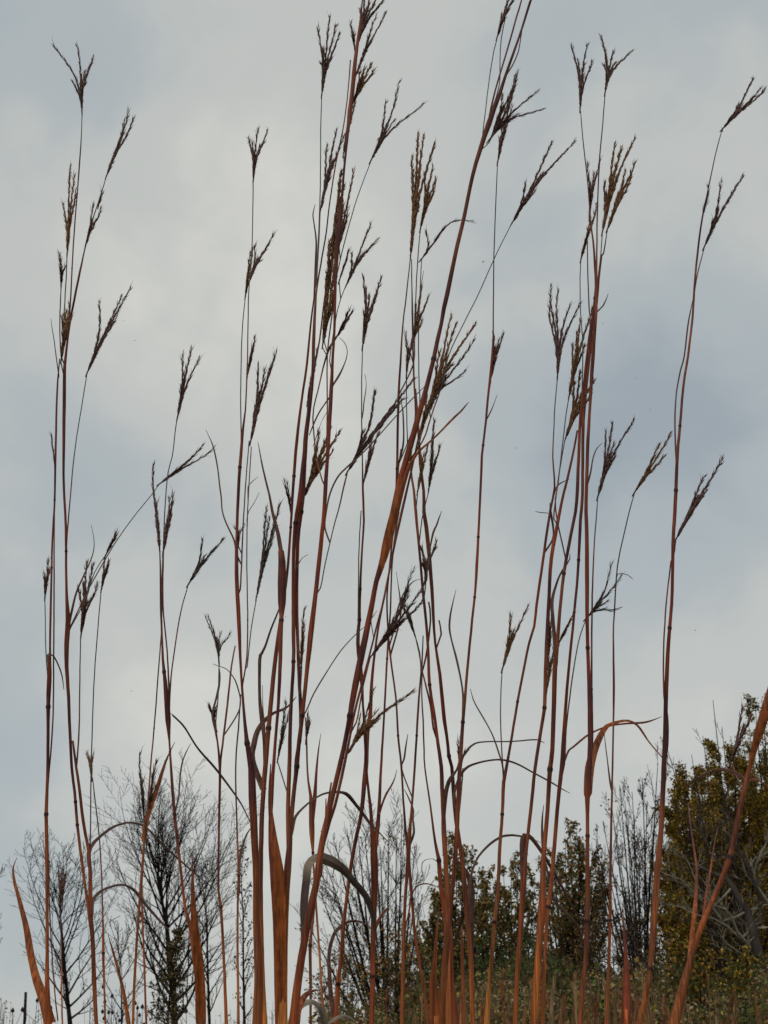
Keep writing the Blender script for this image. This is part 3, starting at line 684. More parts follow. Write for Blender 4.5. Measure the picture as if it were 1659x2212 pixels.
s.b('138,700,2.6 140,653,2.4 143,600,2.4 145,548,2', -.02)
s.h((145, 548), [(152, 360, -4), (137, 442, -4), (164, 412, 6), (160, 380, 2)], 1, -.02)
s.b('132,770,2.6 129,700,2.4 131,640,2.4 132,612,2', -.03); s.h((132, 615), [(128, 548, -2), (140, 577, 2), (131, 560)], 0, -.03)
s.h((132, 778), [(150, 660, 2), (142, 672), (135, 686, -2), (147, 700, 5), (152, 690, 4)], 1, -.02, 1.2)
s.b('143,1180,4 147,1130,3 160,986,2.4 175,886,2.2 184,830,2.2 188,806,2', .05)
s.h((188, 806), [(215, 655, -3), (280, 625, 4), (252, 686, 4), (262, 640, 2), (222, 735, -2)], 0, .05)
s.b('150,1360,4 170,1316,2.8 190,1275,2.6 227,1209,2.4 260,1156,2.2 297,1106,2 328,1068,2 345,1045,2', .08)
s.h((345, 1045), [(436, 965, 2), (460, 970, 10)], 0, .08)
s.b('160,1345,2.2 182,1300,2.2 205,1235,2 228,1200,2', .03); s.h((228, 1200), [(250, 1154, 4), (247, 1160, 1)], 0, .03)
s.b('195,1842,3 195,1819,2.6 197,1659,2.4 203,1473,2.3 213,1339,2.2 219,1273,2', .05); s.h((219, 1273), [(225, 1210, -2), (234, 1212, 3), (232, 1225, 3)], 0, .05)
s.b('167,1656,3.4 171,1573,3 172,1489,2.6 174,1380,2.2', .04)
s.h((175, 1372), [(170, 1270, -3), (187, 1217, -2), (200, 1222, 3), (210, 1264, 10), (180, 1262)], 0, .04, 1.2)
s.l('150,1345,5 156,1316,5 165,1280,4 180,1245,3.5 194,1215,3 202,1190,2.4 203,1166,1.6 197,1134,.8', 'd', .03)
s.l('192,1880,8 192,1842,9 200,1824,8 213,1810,6.5 240,1789,6 262,1780,5 283,1777,5 313,1786,6 347,1819,6 370,1842,5 393,1862,4 430,1895,2.5 467,1922,1', 'd', .14, .9)
s.l('198,1990,9 200,1949,11 210,1932,10 223,1922,6 245,1914,5 263,1911,5 280,1916,6 293,1926,8 310,1948,8 330,1972,7 350,1994,5 366,2010,2', 'd', .12, .9)
s = Stalk('dark-sheathed stalk at the left edge, broad orange blade leaning out at its foot', 1.68,
 '106,2212,11 102,2130,9 102,2060,6.5 102,1992,6 101,1880,6 100,1759,7n 102,1700,6 103,1659,6 104,1560,6.5 105,1500,9 107,1455,9n 108,1413,4.5 109,1339,4.5 113,1173,4 118,1080,4n 120,986,4.5 123,853,4n 126,805,3 129,775,2.4', -.03)
s.b('104,1470,3 99,1406,2.2 98,1340,2 97,1285,2', .03); s.h((97, 1290), [(104, 1213, 2), (96, 1243, -3), (106, 1230, 3)], 0, .03)
s.b('118,1080,2.4 119,1040,2.2 117,990,2', -.02); s.h((117, 992), [(112, 943, -2)], 0, -.02, .7)
s.l('108,1450,6 104,1425,5 103,1414,4 107,1411,3 117,1419,3.5 127,1439,3.5 134,1460,3 138,1490,1', 'd', .04)
s.l('127,812,3 124,790,2.5 120,760,2.5 117,736,2.2 112,705,1.6 110,688,.8', 'd', .02)
s.l('108,2212,22 96,2165,20 86,2135,19 77,2109,17 66,2060,15 58,2010,12 50,1976,10 38,1930,7 32,1909,6.5 28,1880,4.5 31,1866,2.5 37,1852,.8', 'o', .05, .25)
s.b('108,1700,3.4 114,1560,3 116,1400,3 117,1250,3 117,1150,2.6 118,1085,2.4', .02)
s.b('103,1790,2.6 107,1959,2.6 117,2126,2.6 125,2205,2.6', .03)
s = Stalk('very thin grey stalk with a small pale seed head, right of the leftmost stalk', 1.95,
 '228,2212,3.4 225,2130,3.6 223,2059,5n 222,1976,3.2 217,1842,2.6 207,1742,2.4 200,1680,2', 0)
s.h((198, 1680), [(189, 1630, -2), (200, 1632, 2), (194, 1638)], 1)
s = Stalk('faint thin stalk with a narrow plume, between the left blade and the forked stalk', 1.9, '135,2212,3 134,2192,3 133,2100,2.6 132,2026,2.4 130,1968,2', 0)
s.h((130, 1968), [(135, 1878), (127, 1893, -2), (141, 1893, 3), (132, 1905)], 0)
s = Stalk('small pointed orange blade rising at the bottom, left of the tall bare tree', 1.8, '282,2230,6 278,2212,6 272,2185,4', 0, name='grass_shoot', cat='grass shoot')
s.l('278,2212,8 268,2150,7 258,2105,5.5 250,2076,5 241,2045,3 233,2017,1', 'o', .02, .3)

# ---- second clump
s = Stalk('second clump stalk with a broad orange blade at its foot and heads on side arms', 1.72,
 '434,2212,12 430,2150,10 420,2070,8 412,2009,7 400,1959,5.5 390,1876,5 377,1759,6n 371,1680,5.5 366,1600,4 363,1556,11n 360,1510,10 357,1473,8 352,1425,5 349,1350,4 347,1306,3.6n 347,1256,3.6 346,1215,3 345,1189,2.4', -.03)
s.h((345, 1190), [(331, 1005, -8), (338, 1090, -6)], 0, .02, 1.1)
s.h((352, 1195), [(373, 1068, 5), (366, 1078, 2), (370, 1110, 4)], 0, .02, 1.15)
s.b('348,1330,3 350,1256,3 352,1195,2.4', .02)
s.b('366,1520,4 361,1406,3 352,1306,3 353,1200,2.6 356,1103,2.4 363,1020,2.3n 372,986,2.2 380,920,2.2 383,903,2', .04)
s.h((383, 903), [(395, 765, -4), (413, 755, -2), (430, 775, 4), (402, 800, -2)], 0, .04)
s.b('367,1499,3.4 372,1439,2.8 387,1339,2.6 396,1300,2.4 407,1262,2', .05); s.h((407, 1262), [(437, 1170, -2), (479, 1168, 4), (455, 1195, 2)], 2, .05)
s.l('437,2212,20 432,2126,19 425,2040,17 420,1990,14 417,1940,9 416,1900,5 415,1850,1', 'o', -.02, .25)
s.l('368,1540,3 374,1546,4 387,1558,4 400,1573,4.4 427,1616,4.6 462,1656,4.6 490,1692,4.6 520,1735,4.2 540,1775,2.5', 'd', .10, .8)
s.l('386,1720,3 388,1690,3.5 393,1650,3.5 402,1625,2.5 412,1606,1', 'd', .03)
s = Stalk('thin stalk with a short orange blade and two faded plumes, crossing the tall bare tree', 1.8,
 '287,2212,5 290,2126,5 297,2009,4.6 302,1942,5 309,1850,4.4 313,1792,4 318,1759,3.6 325,1659,3 333,1573,2.8n 343,1439,2.6 347,1390,2.4 350,1340,2.2', -.02)
s.l('312,1800,10 318,1765,12 328,1735,11 340,1700,9 353,1659,6 363,1633,4 378,1602,1', 'o', .03, .4)
s.h((311, 1765), [(302, 1632, -5), (308, 1690, -3)], 2); s.h((320, 1755), [(337, 1648, -4), (332, 1675, -1)], 2)
s = Stalk('straight thin tan stalk beside the thin bladed one, below the tall bare tree crown', 1.92, '316,2212,4 312,2092,3.6 308,1980,3.2 307,1920,2.4', 0)
s.l('308,1990,3 306,1930,3 309,1880,2 313,1830,1', 'd', .02)

# ---- third clump (centre left)
s = Stalk('slender stalk ending in a sparse trident of thin spikes, short of its neighbours', 1.85,
 '489,2212,6.5 483,2059,5 477,1959,5.5n 472,1926,4 473,1792,4.4 475,1659,5 470,1606,3.6 466,1560,2.6 470,1520,2.4 472,1489,2.2 473,1435,1.9', -.02)
s.h((473, 1430), [(445, 1335, -6), (451, 1334, -2), (476, 1368, 0), (495, 1372, 4)], 2, .02, .7, density=.8)
s.h((463, 1565), [(452, 1527, -2), (466, 1530, 2)], 0); s.l('460,1560,6 459,1545,5 467,1509,5 473,1482,5 475,1456,3 473,1440,1', 'd', .03)
s.b('477,1640,4 479,1623,4 493,1506,4 500,1439,3.4 508,1395,2.6', .03)
s.l('518,1530,3 512,1480,3 497,1453,2 485,1443,1.6 472,1439,1.4 460,1434,.8', 'd', .05)
s = Stalk('thin straight grey-brown stalk standing left of the paired thick stems', 1.9,
 '515,2212,5 513,1992,4 515,1892,4n 512,1792,3.2 509,1656,3 515,1573,3 520,1500,2.4', 0)
s.l('516,1905,6 516,1866,6 523,1832,5 533,1802,3.5 545,1785,1.5', 'd', .04)
s = Stalk('thick red stalk left of the central pair, with three fine heads high up', 1.6,
 '556,2212,19 559,2126,17 557,2059,15 554,1992,13 553,1892,12 549,1792,14 545,1720,15 543,1659,13 534,1606,9n 527,1539,5.5 520,1439,5 516,1339,8 511,1239,8 512,1139,6 515,1060,6.5 520,986,6.5 525,925,5n 530,886,3.2 533,820,3 535,753,2.6 537,636,2.4 541,590,2.2 544,540,2.2 546,470,2.2 547,404,2.4n 547,392,2', -.04)
s.h((547, 390), [(537, 298, -4), (557, 280, -2), (577, 285, 7), (545, 310, -2)], 0)
s.b('521,940,2.6 520,853,2.4 523,720,2.3 530,640,2', .03); s.h((530, 640), [(541, 548, -3), (546, 536, 2)], 1, .03)
s.h((538, 610), [(590, 508, 7), (550, 535, 0)], 0, .02)
s.b('535,822,3 537,790,2.4', .01); s.h((537, 800), [(550, 732, 2), (546, 748, -1)], 0, .01)
s.b('519,1273,3.2 525,1139,2.8 528,1090,2.6 530,1053,2.6 538,953,2.2', .03); s.h((541, 955), [(596, 762, 6), (558, 788, -4), (572, 800, 0), (585, 790, 4), (560, 850, -2)], 0, .03, 1.25)
s.b('524,1480,3 533,1423,3 535,1339,2.6n 533,1206,2.4 535,1103,2.4 543,965,2.2', .05)
s.b('534,1440,2.4 543,1356,2.2 553,1299,2', .06); s.h((554, 1290), [(576, 1098, -8), (604, 1090, 4), (594, 1140, 6), (582, 1120, -2)], 2, .06, 1.1)
s.l('512,1200,4 506,1168,4 497,1148,3.8 487,1126,3.6 480,1103,3.4 478,1075,3.4 475,1053,3.4 470,1010,3.2 462,970,3.2 454,948,2.2 444,928,.8', 'd', .05)
s.l('531,1070,2.4 536,1050,2 545,1040,2 558,1030,.8', 'd', .02); s.l('533,1125,2.2 537,1105,2 548,1088,1.8 560,1064,.8', 'd', .02)
s.h((515, 1175), [(508, 1142, -1), (526, 1136, 1)], 0, 0, .6)
s = Stalk('slim red stem squeezed close against the right side of the thick left central stalk', 1.66,
 '572,2212,10 567,2126,10 564,2009,9 563,1892,9 566,1759,9 573,1659,9.5 580,1573,9n 593,1439,8.5 606,1339,7 620,1239,5.5 628,1139,5 633,1053,6n 641,953,6.5 651,870,5n 663,786,5 671,703,4 681,620,3.2 686,553,3 690,467,2.6 692,400,2.5 693,267,2.3 695,207,2', -.03)
s.h((695, 205), [(687, 62, -6), (712, 37, -2), (725, 58, 4), (733, 74, 8), (697, 110, -3)], 0, 0, 1.1)
s.l('677,650,3 682,560,4 683,520,4 678,480,3 676,462,2.6 681,441,.8', 'b', .02)
s.h((627, 1100), [(615, 1042, -3), (621, 1048), (628, 1075)], 0, .01, .7)
s.l('572,1680,6 571,1600,7 566,1556,8 561,1506,6 561,1426,7n 565,1412,6 573,1396,5 585,1360,4 600,1323,3 604,1310,1', 'b', .04)
s.l('545,1640,12 549,1606,12 556,1580,11 570,1558,9 590,1541,6 605,1535,5 622,1526,4 640,1505,1.5', 'b', .05, 1.0)
s.l('573,1600,3 571,1560,3 568,1530,2 567,1480,.8', 'd', .02)
s = Stalk('forked thick stalk hugged by a broad orange blade, left of the slanting stalk', 1.5,
 '611,2212,17 611,2126,17 612,2040,17 614,1980,16 618,1910,15 623,1859,13 627,1800,9 630,1759,8.5 636,1700,8 641,1656,8.5n 646,1600,8 653,1546,8 662,1460,8n 671,1373,11 681,1289,9 690,1206,9 700,1106,8 703,1053,8.5 710,953,7 715,853,8.5 718,786,6 722,720,5.5 724,620,7 727,553,10 732,500,11 738,433,6 744,360,5 750,300,6 755,240,9 761,200,10 767,133,9 774,80,7 780,30,4 784,-10,3', -.04)
s.l('608,2212,17 608,2126,18 606,1992,22 602,1892,21 597,1850,18 591,1810,14 585,1760,10 583,1726,8 583,1690,5 585,1650,2', 'o', -.02, .2)
s.b('624,1860,8 622,1759,8 625,1656,8 628,1539,7 634,1429,7n 634,1339,8 634,1206,7 639,1130,9 650,1070,13n 657,986,9 667,886,8 675,820,7 678,720,7 683,636,4 696,553,3.4 705,500,3.2 713,433,3 726,350,3 740,283,2.8 750,215,2.6 757,130,3', .02)
s.b('640,1640,7 650,1573,7.5 645,1439,6.5 641,1306,7 643,1173,8 650,1106,9n 655,1060,9 660,953,10 670,870,8 678,800,5 690,736,3.6 700,653,3.4 708,600,3', .04)
s.b('644,1500,3 652,1440,2.4', .03); s.h((650, 1445), [(658, 1317, -4), (656, 1350, 3)], 1, .03)
s.b('706,1000,5 707,870,3 707,770,3 716,690,3 724,640,3', .05)
s.b('688,1010,3 676,903,3 690,830,3 702,780,4 713,749,6 726,729,5 730,722,3', .06); s.h((728, 727), [(753, 673, -2), (760, 674, 3), (748, 690)], 0, .06, 1.2)
s.h((698, 722), [(721, 500, -8), (728, 505, 0), (706, 590, -4), (716, 560)], 1, .03, 1.7)
s.h((697, 745), [(726, 600, 4), (716, 615, 2), (705, 640, -4), (722, 640, 5)], 1, .05, 1.7)
s.h((718, 620), [(742, 440, 2), (733, 383, -4), (763, 370, 8)], 1, .02, 1.4)
s.h((733, 530), [(751, 458, 2), (748, 468, 4)], 1, .02)
s.h((692, 455), [(706, 317, -6), (726, 283, -2), (742, 295, 4), (718, 350)], 0, .03, 1.2); s.b('678,800,2.6 684,620,2.4 690,500,2.2 692,455,2', .03)
s.h((761, 225), [(801, 139, 2), (805, 156, 8), (786, 150, 0), (776, 160)], 1, .01, 1.6)
s.h((768, 165), [(833, 27, 5), (812, 35, -5), (795, 80, 2)], 0, .04)
s.h((766, 105), [(758, 48, -3), (764, 70, 2)], 0, .02)
s.h((772, 95), [(786, -20, -3), (800, -12, 0), (815, -8, 4), (830, -2, 8), (797, 10), (778, 20)], 0, .02, 1.5)
s.b('712,780,2.4 729,670,2.2 748,614,2', .06); s.h((748, 616), [(760, 547, -3), (800, 486, -3), (816, 517, 4)], 0, .06)
s.h((733, 606), [(751, 546, 3)], 0, .05)
s.b('722,620,2.6 740,540,2.4 756,480,2.3 773,423,2.2 801,349,2', .08)
s.h((801, 347), [(833, 222, -6), (862, 179, 0), (913, 226, 12), (850, 262, 0)], 0, .08)
s.b('692,1270,2.6 703,1216,2.4 718,1150,2.4 735,1086,3 744,1045,3.6 750,1022,3', .12)
s.h((750, 1020), [(810, 846, -4), (893, 820, 4), (870, 863, 4), (838, 900, 0), (783, 935, -2), (850, 880, 2)], 0, .12, 1.5)
s.l('702,1140,4 704,1110,4 713,1066,4 730,1030,4 753,1006,4 790,972,3.4 850,905,3 890,862,3 918,834,1.5', 'd', .12)
s.l('714,850,4 705,868,4 690,890,3.6 678,915,3.4 668,940,2', 'd', .03); s.l('709,885,2.6 695,910,2.4 686,936,2.2 676,965,1.2', 'd', .04)
s.l('718,835,4 730,815,5 738,800,4 748,775,2.4 750,756,1.8 744,740,1.6 733,729,1', 'd', .03)
s.h((656, 1075), [(710, 930, 0), (732, 934, 6), (688, 938, -4), (704, 960, 0), (680, 975, -3), (718, 975, 6)], 1, .03, 1.6)
s.l('665,1528,3 677,1500,3 703,1456,2.8 736,1406,2.6 770,1369,2.2 793,1350,.8', 'd', .10)
s.l('644,1210,2.4 652,1206,1.8 666,1198,.8', 'd', .01)
s.h((716, 562), [(735, 430, 2), (727, 470, -3)], 1, .05, 1.6); s.h((704, 652), [(722, 540, 2), (711, 522, -3)], 1, .06, 1.6)
s.h((742, 332), [(768, 215, 2), (758, 232, -4)], 1, .05, 1.5); s.h((722, 482), [(738, 372, -2), (743, 402, 4)], 1, .05, 1.5); s.h((664, 870), [(684, 760, 0), (678, 800, -4)], 2, .05)
s.l('632,1790,7 636,1770,7 645,1755,6 670,1732,5 696,1716,5 720,1711,5 740,1712,6 753,1719,8 770,1740,7 783,1756,7 800,1780,6 813,1792,4 835,1815,3 858,1836,1', 'd', .14, .7)
s.h((600, 1640), [(617, 1522, -2), (624, 1540, 2), (612, 1570)], 2, .05)
s = Stalk('short stalk ending in a curled brown-orange sheath, left of the forked V-bladed stalk', 1.58,
 '598,2212,7 597,2126,8 594,1992,8 588,1892,8 584,1800,8 588,1700,7 595,1600,6 600,1540,6 604,1470,7 606,1400,8 608,1340,8n 609,1302,16 609,1260,17 609,1215,15 607,1190,12', -.03, tint=.95)
s.l('608,1205,9 606,1185,9 600,1150,8 592,1120,7 588,1103,6 582,1070,4 576,1046,4 566,1003,3.2 560,970,2.2 557,954,.8', 'b', .03)
s = Stalk('narrow stalk with a dagger-like brown sheath, just left of the slanting stalk', 1.9,
 '699,2212,4 690,2059,4 683,1959,4 679,1900,3.4 676,1842,4.5n 674,1800,10 673,1760,10 671,1719,6 666,1689,4 663,1640,3.4 662,1590,3.4 660,1550,3', 0)
s.h((661, 1600), [(664, 1545, 2), (668, 1560, 4)], 2); s.l('675,1770,8 680,1720,8 684,1660,5 688,1620,3 693,1585,.8', 'r', .02)
s = Stalk('thin dark stalk running down just behind the folded grey leaf', 1.95, '671,2212,4.4 671,2126,5 670,2042,6n 676,1990,4 682,1930,4 690,1860,4 700,1800,4 708,1740,4 716,1690,3.4', 0)

# ---- the big slanting stalk
s = Stalk('thickest red-brown stalk, slanting across the whole picture, with an orange sheath', 1.42,
 '633,2212,17 643,2126,15 656,2042,14 668,1976,14 683,1909,13 696,1819,12 713,1742,10 735,1650,9.5 748,1590,9 756,1546,10n 768,1478,13 783,1406,13 800,1323,11 813,1256,10 824,1222,13 838,1160,14 851,1106,15 862,1050,14 880,986,13 903,903,12 930,803,9.5 946,730,9 953,700,8n 959,665,9.5 966,636,10 983,553,9 987,533,9 1003,467,8.5 1020,383,8.5 1036,327,10 1046,295,11 1056,268,13 1067,235,11 1078,207,9 1090,170,7 1106,123,6 1129,57,5 1145,5,6 1152,-12,4', -.05)
s.l('822,1232,8 830,1200,17 838,1165,20 848,1125,19 860,1080,16 874,1035,12 886,1003,9 905,975,6 930,953,5 950,934,4.6 970,913,5 985,898,5 996,888,4 1006,876,3 1013,868,1', 'o', -.02, .25)
s.b('703,1809,6 712,1775,6 723,1742,6 733,1700,6 742,1659,6 753,1606,5 766,1539,5 783,1473,4.6 796,1423,4 813,1356,3.6 830,1289,3.6 846,1206,3.4 862,1130,3', .05)
s.h((748, 1632), [(811, 1539, 2), (890, 1495, 10), (806, 1492, -6), (790, 1560, 0), (778, 1545, -4)], 1, .05, 1.0)
s.h((800, 1420), [(908, 1278, 4), (910, 1301, 10), (858, 1325, -4), (880, 1290, -2), (862, 1350, 5)], 0, .06, 1.2)
s.b('770,1560,3 785,1480,3 800,1420,2.6', .06)
s.b('1052,285,5 1058,250,5 1066,210,4 1080,160,4 1098,100,4 1112,50,4 1121,20,4 1130,-12,3', .02)
s.b('1076,217,3 1092,165,3 1106,143,3 1120,110,2.6 1128,60,2.4', -.02)
s.b('1040,318,2.6 1044,280,2.4 1052,210,2.2 1060,150,2.3n 1067,110,2.3 1075,78,2.2', .03); s.h((1074, 80), [(1084, 30, -2), (1104, -12, -3), (1112, -12, 4), (1095, 5)], 0, .03, 1.3)
s.b('1068,240,2.6 1078,187,2.4 1080,130,2.4 1083,83,2.4 1091,43,2.2', .04)
s.h((1056, 303), [(1118, 157, -4), (1161, 197, 5), (1173, 236, 12), (1106, 190, -5), (1085, 235, -3)], 0, .03, 1.1)
s.h((1065, 285), [(1085, 205, 2), (1110, 190, 3)], 0, .02, 1.2)
s.b('913,953,3 930,903,3 953,836,2.6 970,766,2.4 1003,696,2.3 1036,630,2.3 1073,547,2.2 1106,482,2', .10)
s.h((1106, 482), [(1192, 308, -4), (1240, 308, 4), (1135, 400, -2)], 0, .10, 1.3)
s.h((920, 893), [(975, 682, -10), (984, 702, -4), (1026, 700, 8), (950, 760, -8), (975, 790, -4)], 1, .04, 1.5)
s.h((926, 872), [(1023, 735, 6), (966, 765, -3), (1003, 803, 12)], 0, .06, 1.0)
s.h((905, 950), [(945, 850, 2), (922, 835, -2), (930, 870, 0)], 1, .03, 1.6)
s.b('905,960,3 915,915,3 922,890,2.6', .04)
s.l('640,2212,15 643,2182,15 653,2159,14 662,2148,11 670,2142,8 688,2138,2', 'o', .05, .3)
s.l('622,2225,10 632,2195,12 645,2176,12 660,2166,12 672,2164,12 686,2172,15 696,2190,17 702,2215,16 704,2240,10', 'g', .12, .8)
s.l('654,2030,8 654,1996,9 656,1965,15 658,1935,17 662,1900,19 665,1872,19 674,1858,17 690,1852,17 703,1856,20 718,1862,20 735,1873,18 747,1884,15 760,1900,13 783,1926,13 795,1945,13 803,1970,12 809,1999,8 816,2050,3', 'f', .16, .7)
s.l('801,1337,2 805,1333,2 814,1319,.8', 'd', .01)
s.l('700,1830,5 703,1790,5 704,1760,4 704,1725,2', 'r', .01); s.l('693,1890,5 695,1850,5 698,1810,4 693,1795,1', 'r', .01)
s = Stalk('slim straight stalk leaning right, just right of the slanting stalk foot', 1.75,
 '725,2212,8 730,2126,8n 736,2076,7 743,1992,6.5 753,1909,6.5 766,1826,7 780,1759,7.5 787,1689,9 791,1646,9 794,1580,8 800,1539,7.5 803,1473,6 810,1406,4.6 820,1339,4.2 830,1289,4.2 840,1239,4 853,1173,5 868,1106,5.5 876,1070,5 890,1010,4 906,936,3.4 915,900,3', -.02)
s.l('720,2212,9 716,2160,9 712,2109,8 711,2059,7 720,2022,7 729,2008,7 740,1999,6 753,1991,4.5 766,1989,4 785,1994,3 802,2006,1', 'b', .08, .9)
s = Stalk('pale arching leaf blade low in front of the bottom edge, below the dark looped leaf', 1.6, '704,2240,6 706,2225,6 708,2212,5', 0, name='grass_shoot', cat='grass shoot')
s.l('706,2218,3 718,2206,6 730,2198,7 742,2195,7 755,2199,6 768,2208,4 780,2222,1', 'g', .03, .6)

# ---- stalks right of the slanting one
s = Stalk('stalk with a plump two-horned seed head alone in the sky and a swollen low sheath', 1.7,
 '803,2212,9.5 805,2109,9n 806,2026,9 809,1909,13 808,1850,14 804,1790,8 800,1740,6 795,1700,5 791,1656,5 789,1589,7 784,1523,4.4 780,1456,8 773,1389,7.5 776,1339,6.5 778,1273,5n 783,1173,4 786,1126,4.4n 784,1060,4.5 783,1010,3 782,953,2.6 781,853,2.4 783,757,2', -.03)
s.h((783, 750), [(785, 598, -3), (823, 600, 8), (791, 625, -2), (812, 640, 5), (798, 640, 1)], 0, 0, 1.3)
s.b('784,1070,3 785,1040,2.4', .02); s.h((786, 1040), [(818, 935, 0), (803, 946, -2), (800, 975, 4)], 0, .02)
s.b('774,1400,2.6 775,1206,2.3 780,1103,2.2', -.01)
s.l('782,905,2.6 785,885,2.6 786,870,2.6 790,845,2.2 791,825,1.2 788,808,.8', 'd', .02)
s.l('809,2015,6 811,2004,8 817,1990,7 823,1979,6 833,1966,4 843,1955,1.5', 'o', .02, .3)
s.b('811,1850,9 814,1800,9 818,1759,7 823,1659,5 830,1539,4 836,1423,4n 843,1323,3.4 846,1239,3.2 851,1173,3.2 862,1106,2.6', .04)
s.l('819,1760,5 826,1736,5 835,1714,4.4 846,1696,3.6 853,1680,2.4 857,1663,.8', 'r', .04)
s = Stalk('thin stalk bending behind the orange sheath, topped by a small forked head at mid height', 1.9,
 '868,2212,7 873,1992,6 878,1909,6 882,1850,8 884,1810,8 887,1776,5 893,1700,4.4 896,1656,4.4 900,1589,4.2n 905,1506,4 911,1439,3.4 913,1400,2.6 914,1373,2.2', .0)
s.b('911,1445,3.2 920,1420,3.6 930,1340,3.4 926,1300,3.4', -.03)
s.h((896, 1372), [(868, 1299, -2), (878, 1310, 2)], 2); s.b('912,1448,2.4 907,1410,2.2 896,1373,2', .02)
s.l('894,1800,5 892,1770,4 893,1750,3 888,1736,3 880,1718,2.4 873,1705,.8', 'd', .03)
s.l('880,1985,3 885,1960,3 893,1925,3 905,1912,2.6 923,1909,2.4 946,1916,1.2', 'r', .04)
s.l('868,1662,3 873,1639,4 877,1610,3.6 881,1586,1', 'd', .02)
s = Stalk('tall fine stalk carrying the pair of plump golden-brown heads in the upper middle', 1.8,
 '925,2212,6 918,2150,5.4 911,2109,5.4 897,2026,5.4 890,1942,5.4n 883,1859,5.4 876,1792,4.8 871,1726,4 867,1656,4 860,1589,4 855,1506,3.6n 846,1439,3.6 841,1396,4 838,1356,3.6 836,1290,3.4 845,1190,3.4 853,1110,4 857,1036,5 859,936,5 861,853,5n 865,786,4.4 870,703,3.2 878,636,2.8 886,560,2.2', -.02)
s.h((887, 552), [(890, 340, -6), (903, 292, -2), (915, 294, 0), (938, 312, 6), (893, 370, -4), (908, 360, 2), (897, 400)], 1, 0, 1.6)
s.b('893,786,3 895,720,2.6 900,600,2.4 904,540,2.3 908,497,2', .03); s.h((908, 495), [(918, 377, -3), (935, 360, -2), (941, 386, 4), (939, 405, 6), (925, 400)], 1, .03, 1.3)
s.b('903,893,2.4 905,820,2.4 904,736,2.3 907,640,2.3 911,558,2', .05); s.h((910, 560), [(920, 500, -2), (1018, 478, -34)], 0, .05, .85)
s.b('893,720,2.4 891,653,2.3 889,590,2.2', .02)
s.b('881,953,2.4 878,870,2.2 878,812,2', -.02); s.h((878, 810), [(876, 722, -2), (893, 740, 2)], 0, -.02)
s.h((886, 755), [(911, 620, -3), (925, 642, 4), (910, 695, 6), (898, 660, -2), (903, 690, 2)], 1, .02, 1.2)
s.l('907,640,2 911,610,2 915,585,.8', 'd', .02)
s.l('868,1000,4 871,960,4.2 871,900,3.6 869,880,2.5 866,865,.8', 'd', .02)
s.b('856,1090,4 860,1020,3 866,970,2.6', .02)
s.l('860,1356,4 866,1320,3.6 864,1290,3 861,1270,2 856,1235,.8', 'd', .02); s.l('853,1350,3 858,1320,4 873,1280,3 893,1256,2.4 909,1251,.8', 'd', .03)
s.h((858, 1335), [(893, 1231, -5), (882, 1275, -2)], 2, .02, .8)
s = Stalk('thin grey stalk with a small drooping pointed head, just right of the orange sheath', 1.97,
 '1000,2245,5 975,2150,5.4 966,2060,6 960,1970,7 953,1926,7 948,1859,7.5n 940,1820,5 930,1742,3.6 918,1659,3 916,1620,3 914,1556,3 911,1500,2.6 912,1453,2.4', 0)
s.l('960,1968,6 956,1940,9 951,1900,9 947,1860,6 948,1846,2', 'r', .01, .3)
s.l('949,1880,3 946,1862,3 935,1855,2.2 923,1856,2 912,1864,1.8 912,1885,1.5 916,1897,.8', 'g', .05)
s = Stalk('straight red stalk in the tight bundle right of centre, leaning left as it rises', 1.78,
 '970,2212,13 970,2126,11 968,1992,9.5 966,1926,9 961,1826,9 956,1726,8 953,1656,7.5 946,1606,6.5 940,1556,6 928,1479,6n 925,1406,5.5 920,1339,5.5 913,1273,5.5 906,1189,5 898,1106,6 894,1060,5 886,1003,4 893,940,3.6 898,893,3.6 896,853,3.8 893,786,4 891,720,3 890,653,2.6 889,560,2.2', -.02)
s.l('961,1850,8 958,1780,9 960,1736,9 966,1699,8 974,1680,7 986,1664,4 992,1640,1', 'b', .03, .8)
s.b('952,1650,4.6 945,1600,4.4 936,1573,4 930,1523,4 913,1453,3 905,1410,2.4 897,1373,2.2', .02)
s.b('905,1180,2.6 912,1120,2.4 926,1062,2', .05); s.h((926, 1058), [(938, 910, -5), (950, 965, 5), (933, 950, -3), (944, 985, 4)], 0, .05, 1.1)
s.l('928,1210,3 929,1185,3.4 936,1150,5 943,1135,4 948,1120,3 954,1104,.8', 'd', .03)
s.h((919, 1262), [(910, 1182, -3), (942, 1173, 6), (928, 1190, 0), (915, 1215, -3)], 0, .03, 1.5)
s.h((902, 1062), [(924, 962, 2), (914, 985, -2)], 1, .03)
s = Stalk('red stalk crossing the bundle right of centre from lower right to upper left', 1.86,
 '1021,2212,9 1018,2092,9 1010,1992,9 1003,1909,9.5 996,1842,8 988,1792,8 981,1726,8 976,1656,6.5 970,1633,6.5n 965,1590,6 960,1556,7.5 950,1456,6.5 940,1389,4.8 936,1330,6 933,1273,7 926,1189,8 921,1140,8.5 916,1106,7.5 915,1060,6 908,1003,6 905,950,5.6 902,900,4.6 897,840,4', -.02)
s.l('1017,2050,11 1018,1980,11 1020,1940,11 1017,1915,11 1012,1893,9 1005,1880,7 996,1868,6 986,1859,4 975,1851,2.5 960,1849,1.5', 'b', .06, .9)
s.l('1013,1960,8 1015,1920,6 1018,1890,5 1028,1860,5 1040,1842,5 1060,1822,5.4 1080,1809,5.4 1093,1805,5 1106,1804,4.5 1139,1809,3.5 1168,1820,1', 'd', .12, .7)
s.l('1012,1955,5 1003,1972,6 995,1996,6 986,2022,5 978,2045,4 968,2075,2', 'd', .06)
s.b('943,1400,3.4 953,1370,3.6 948,1340,3', .02)
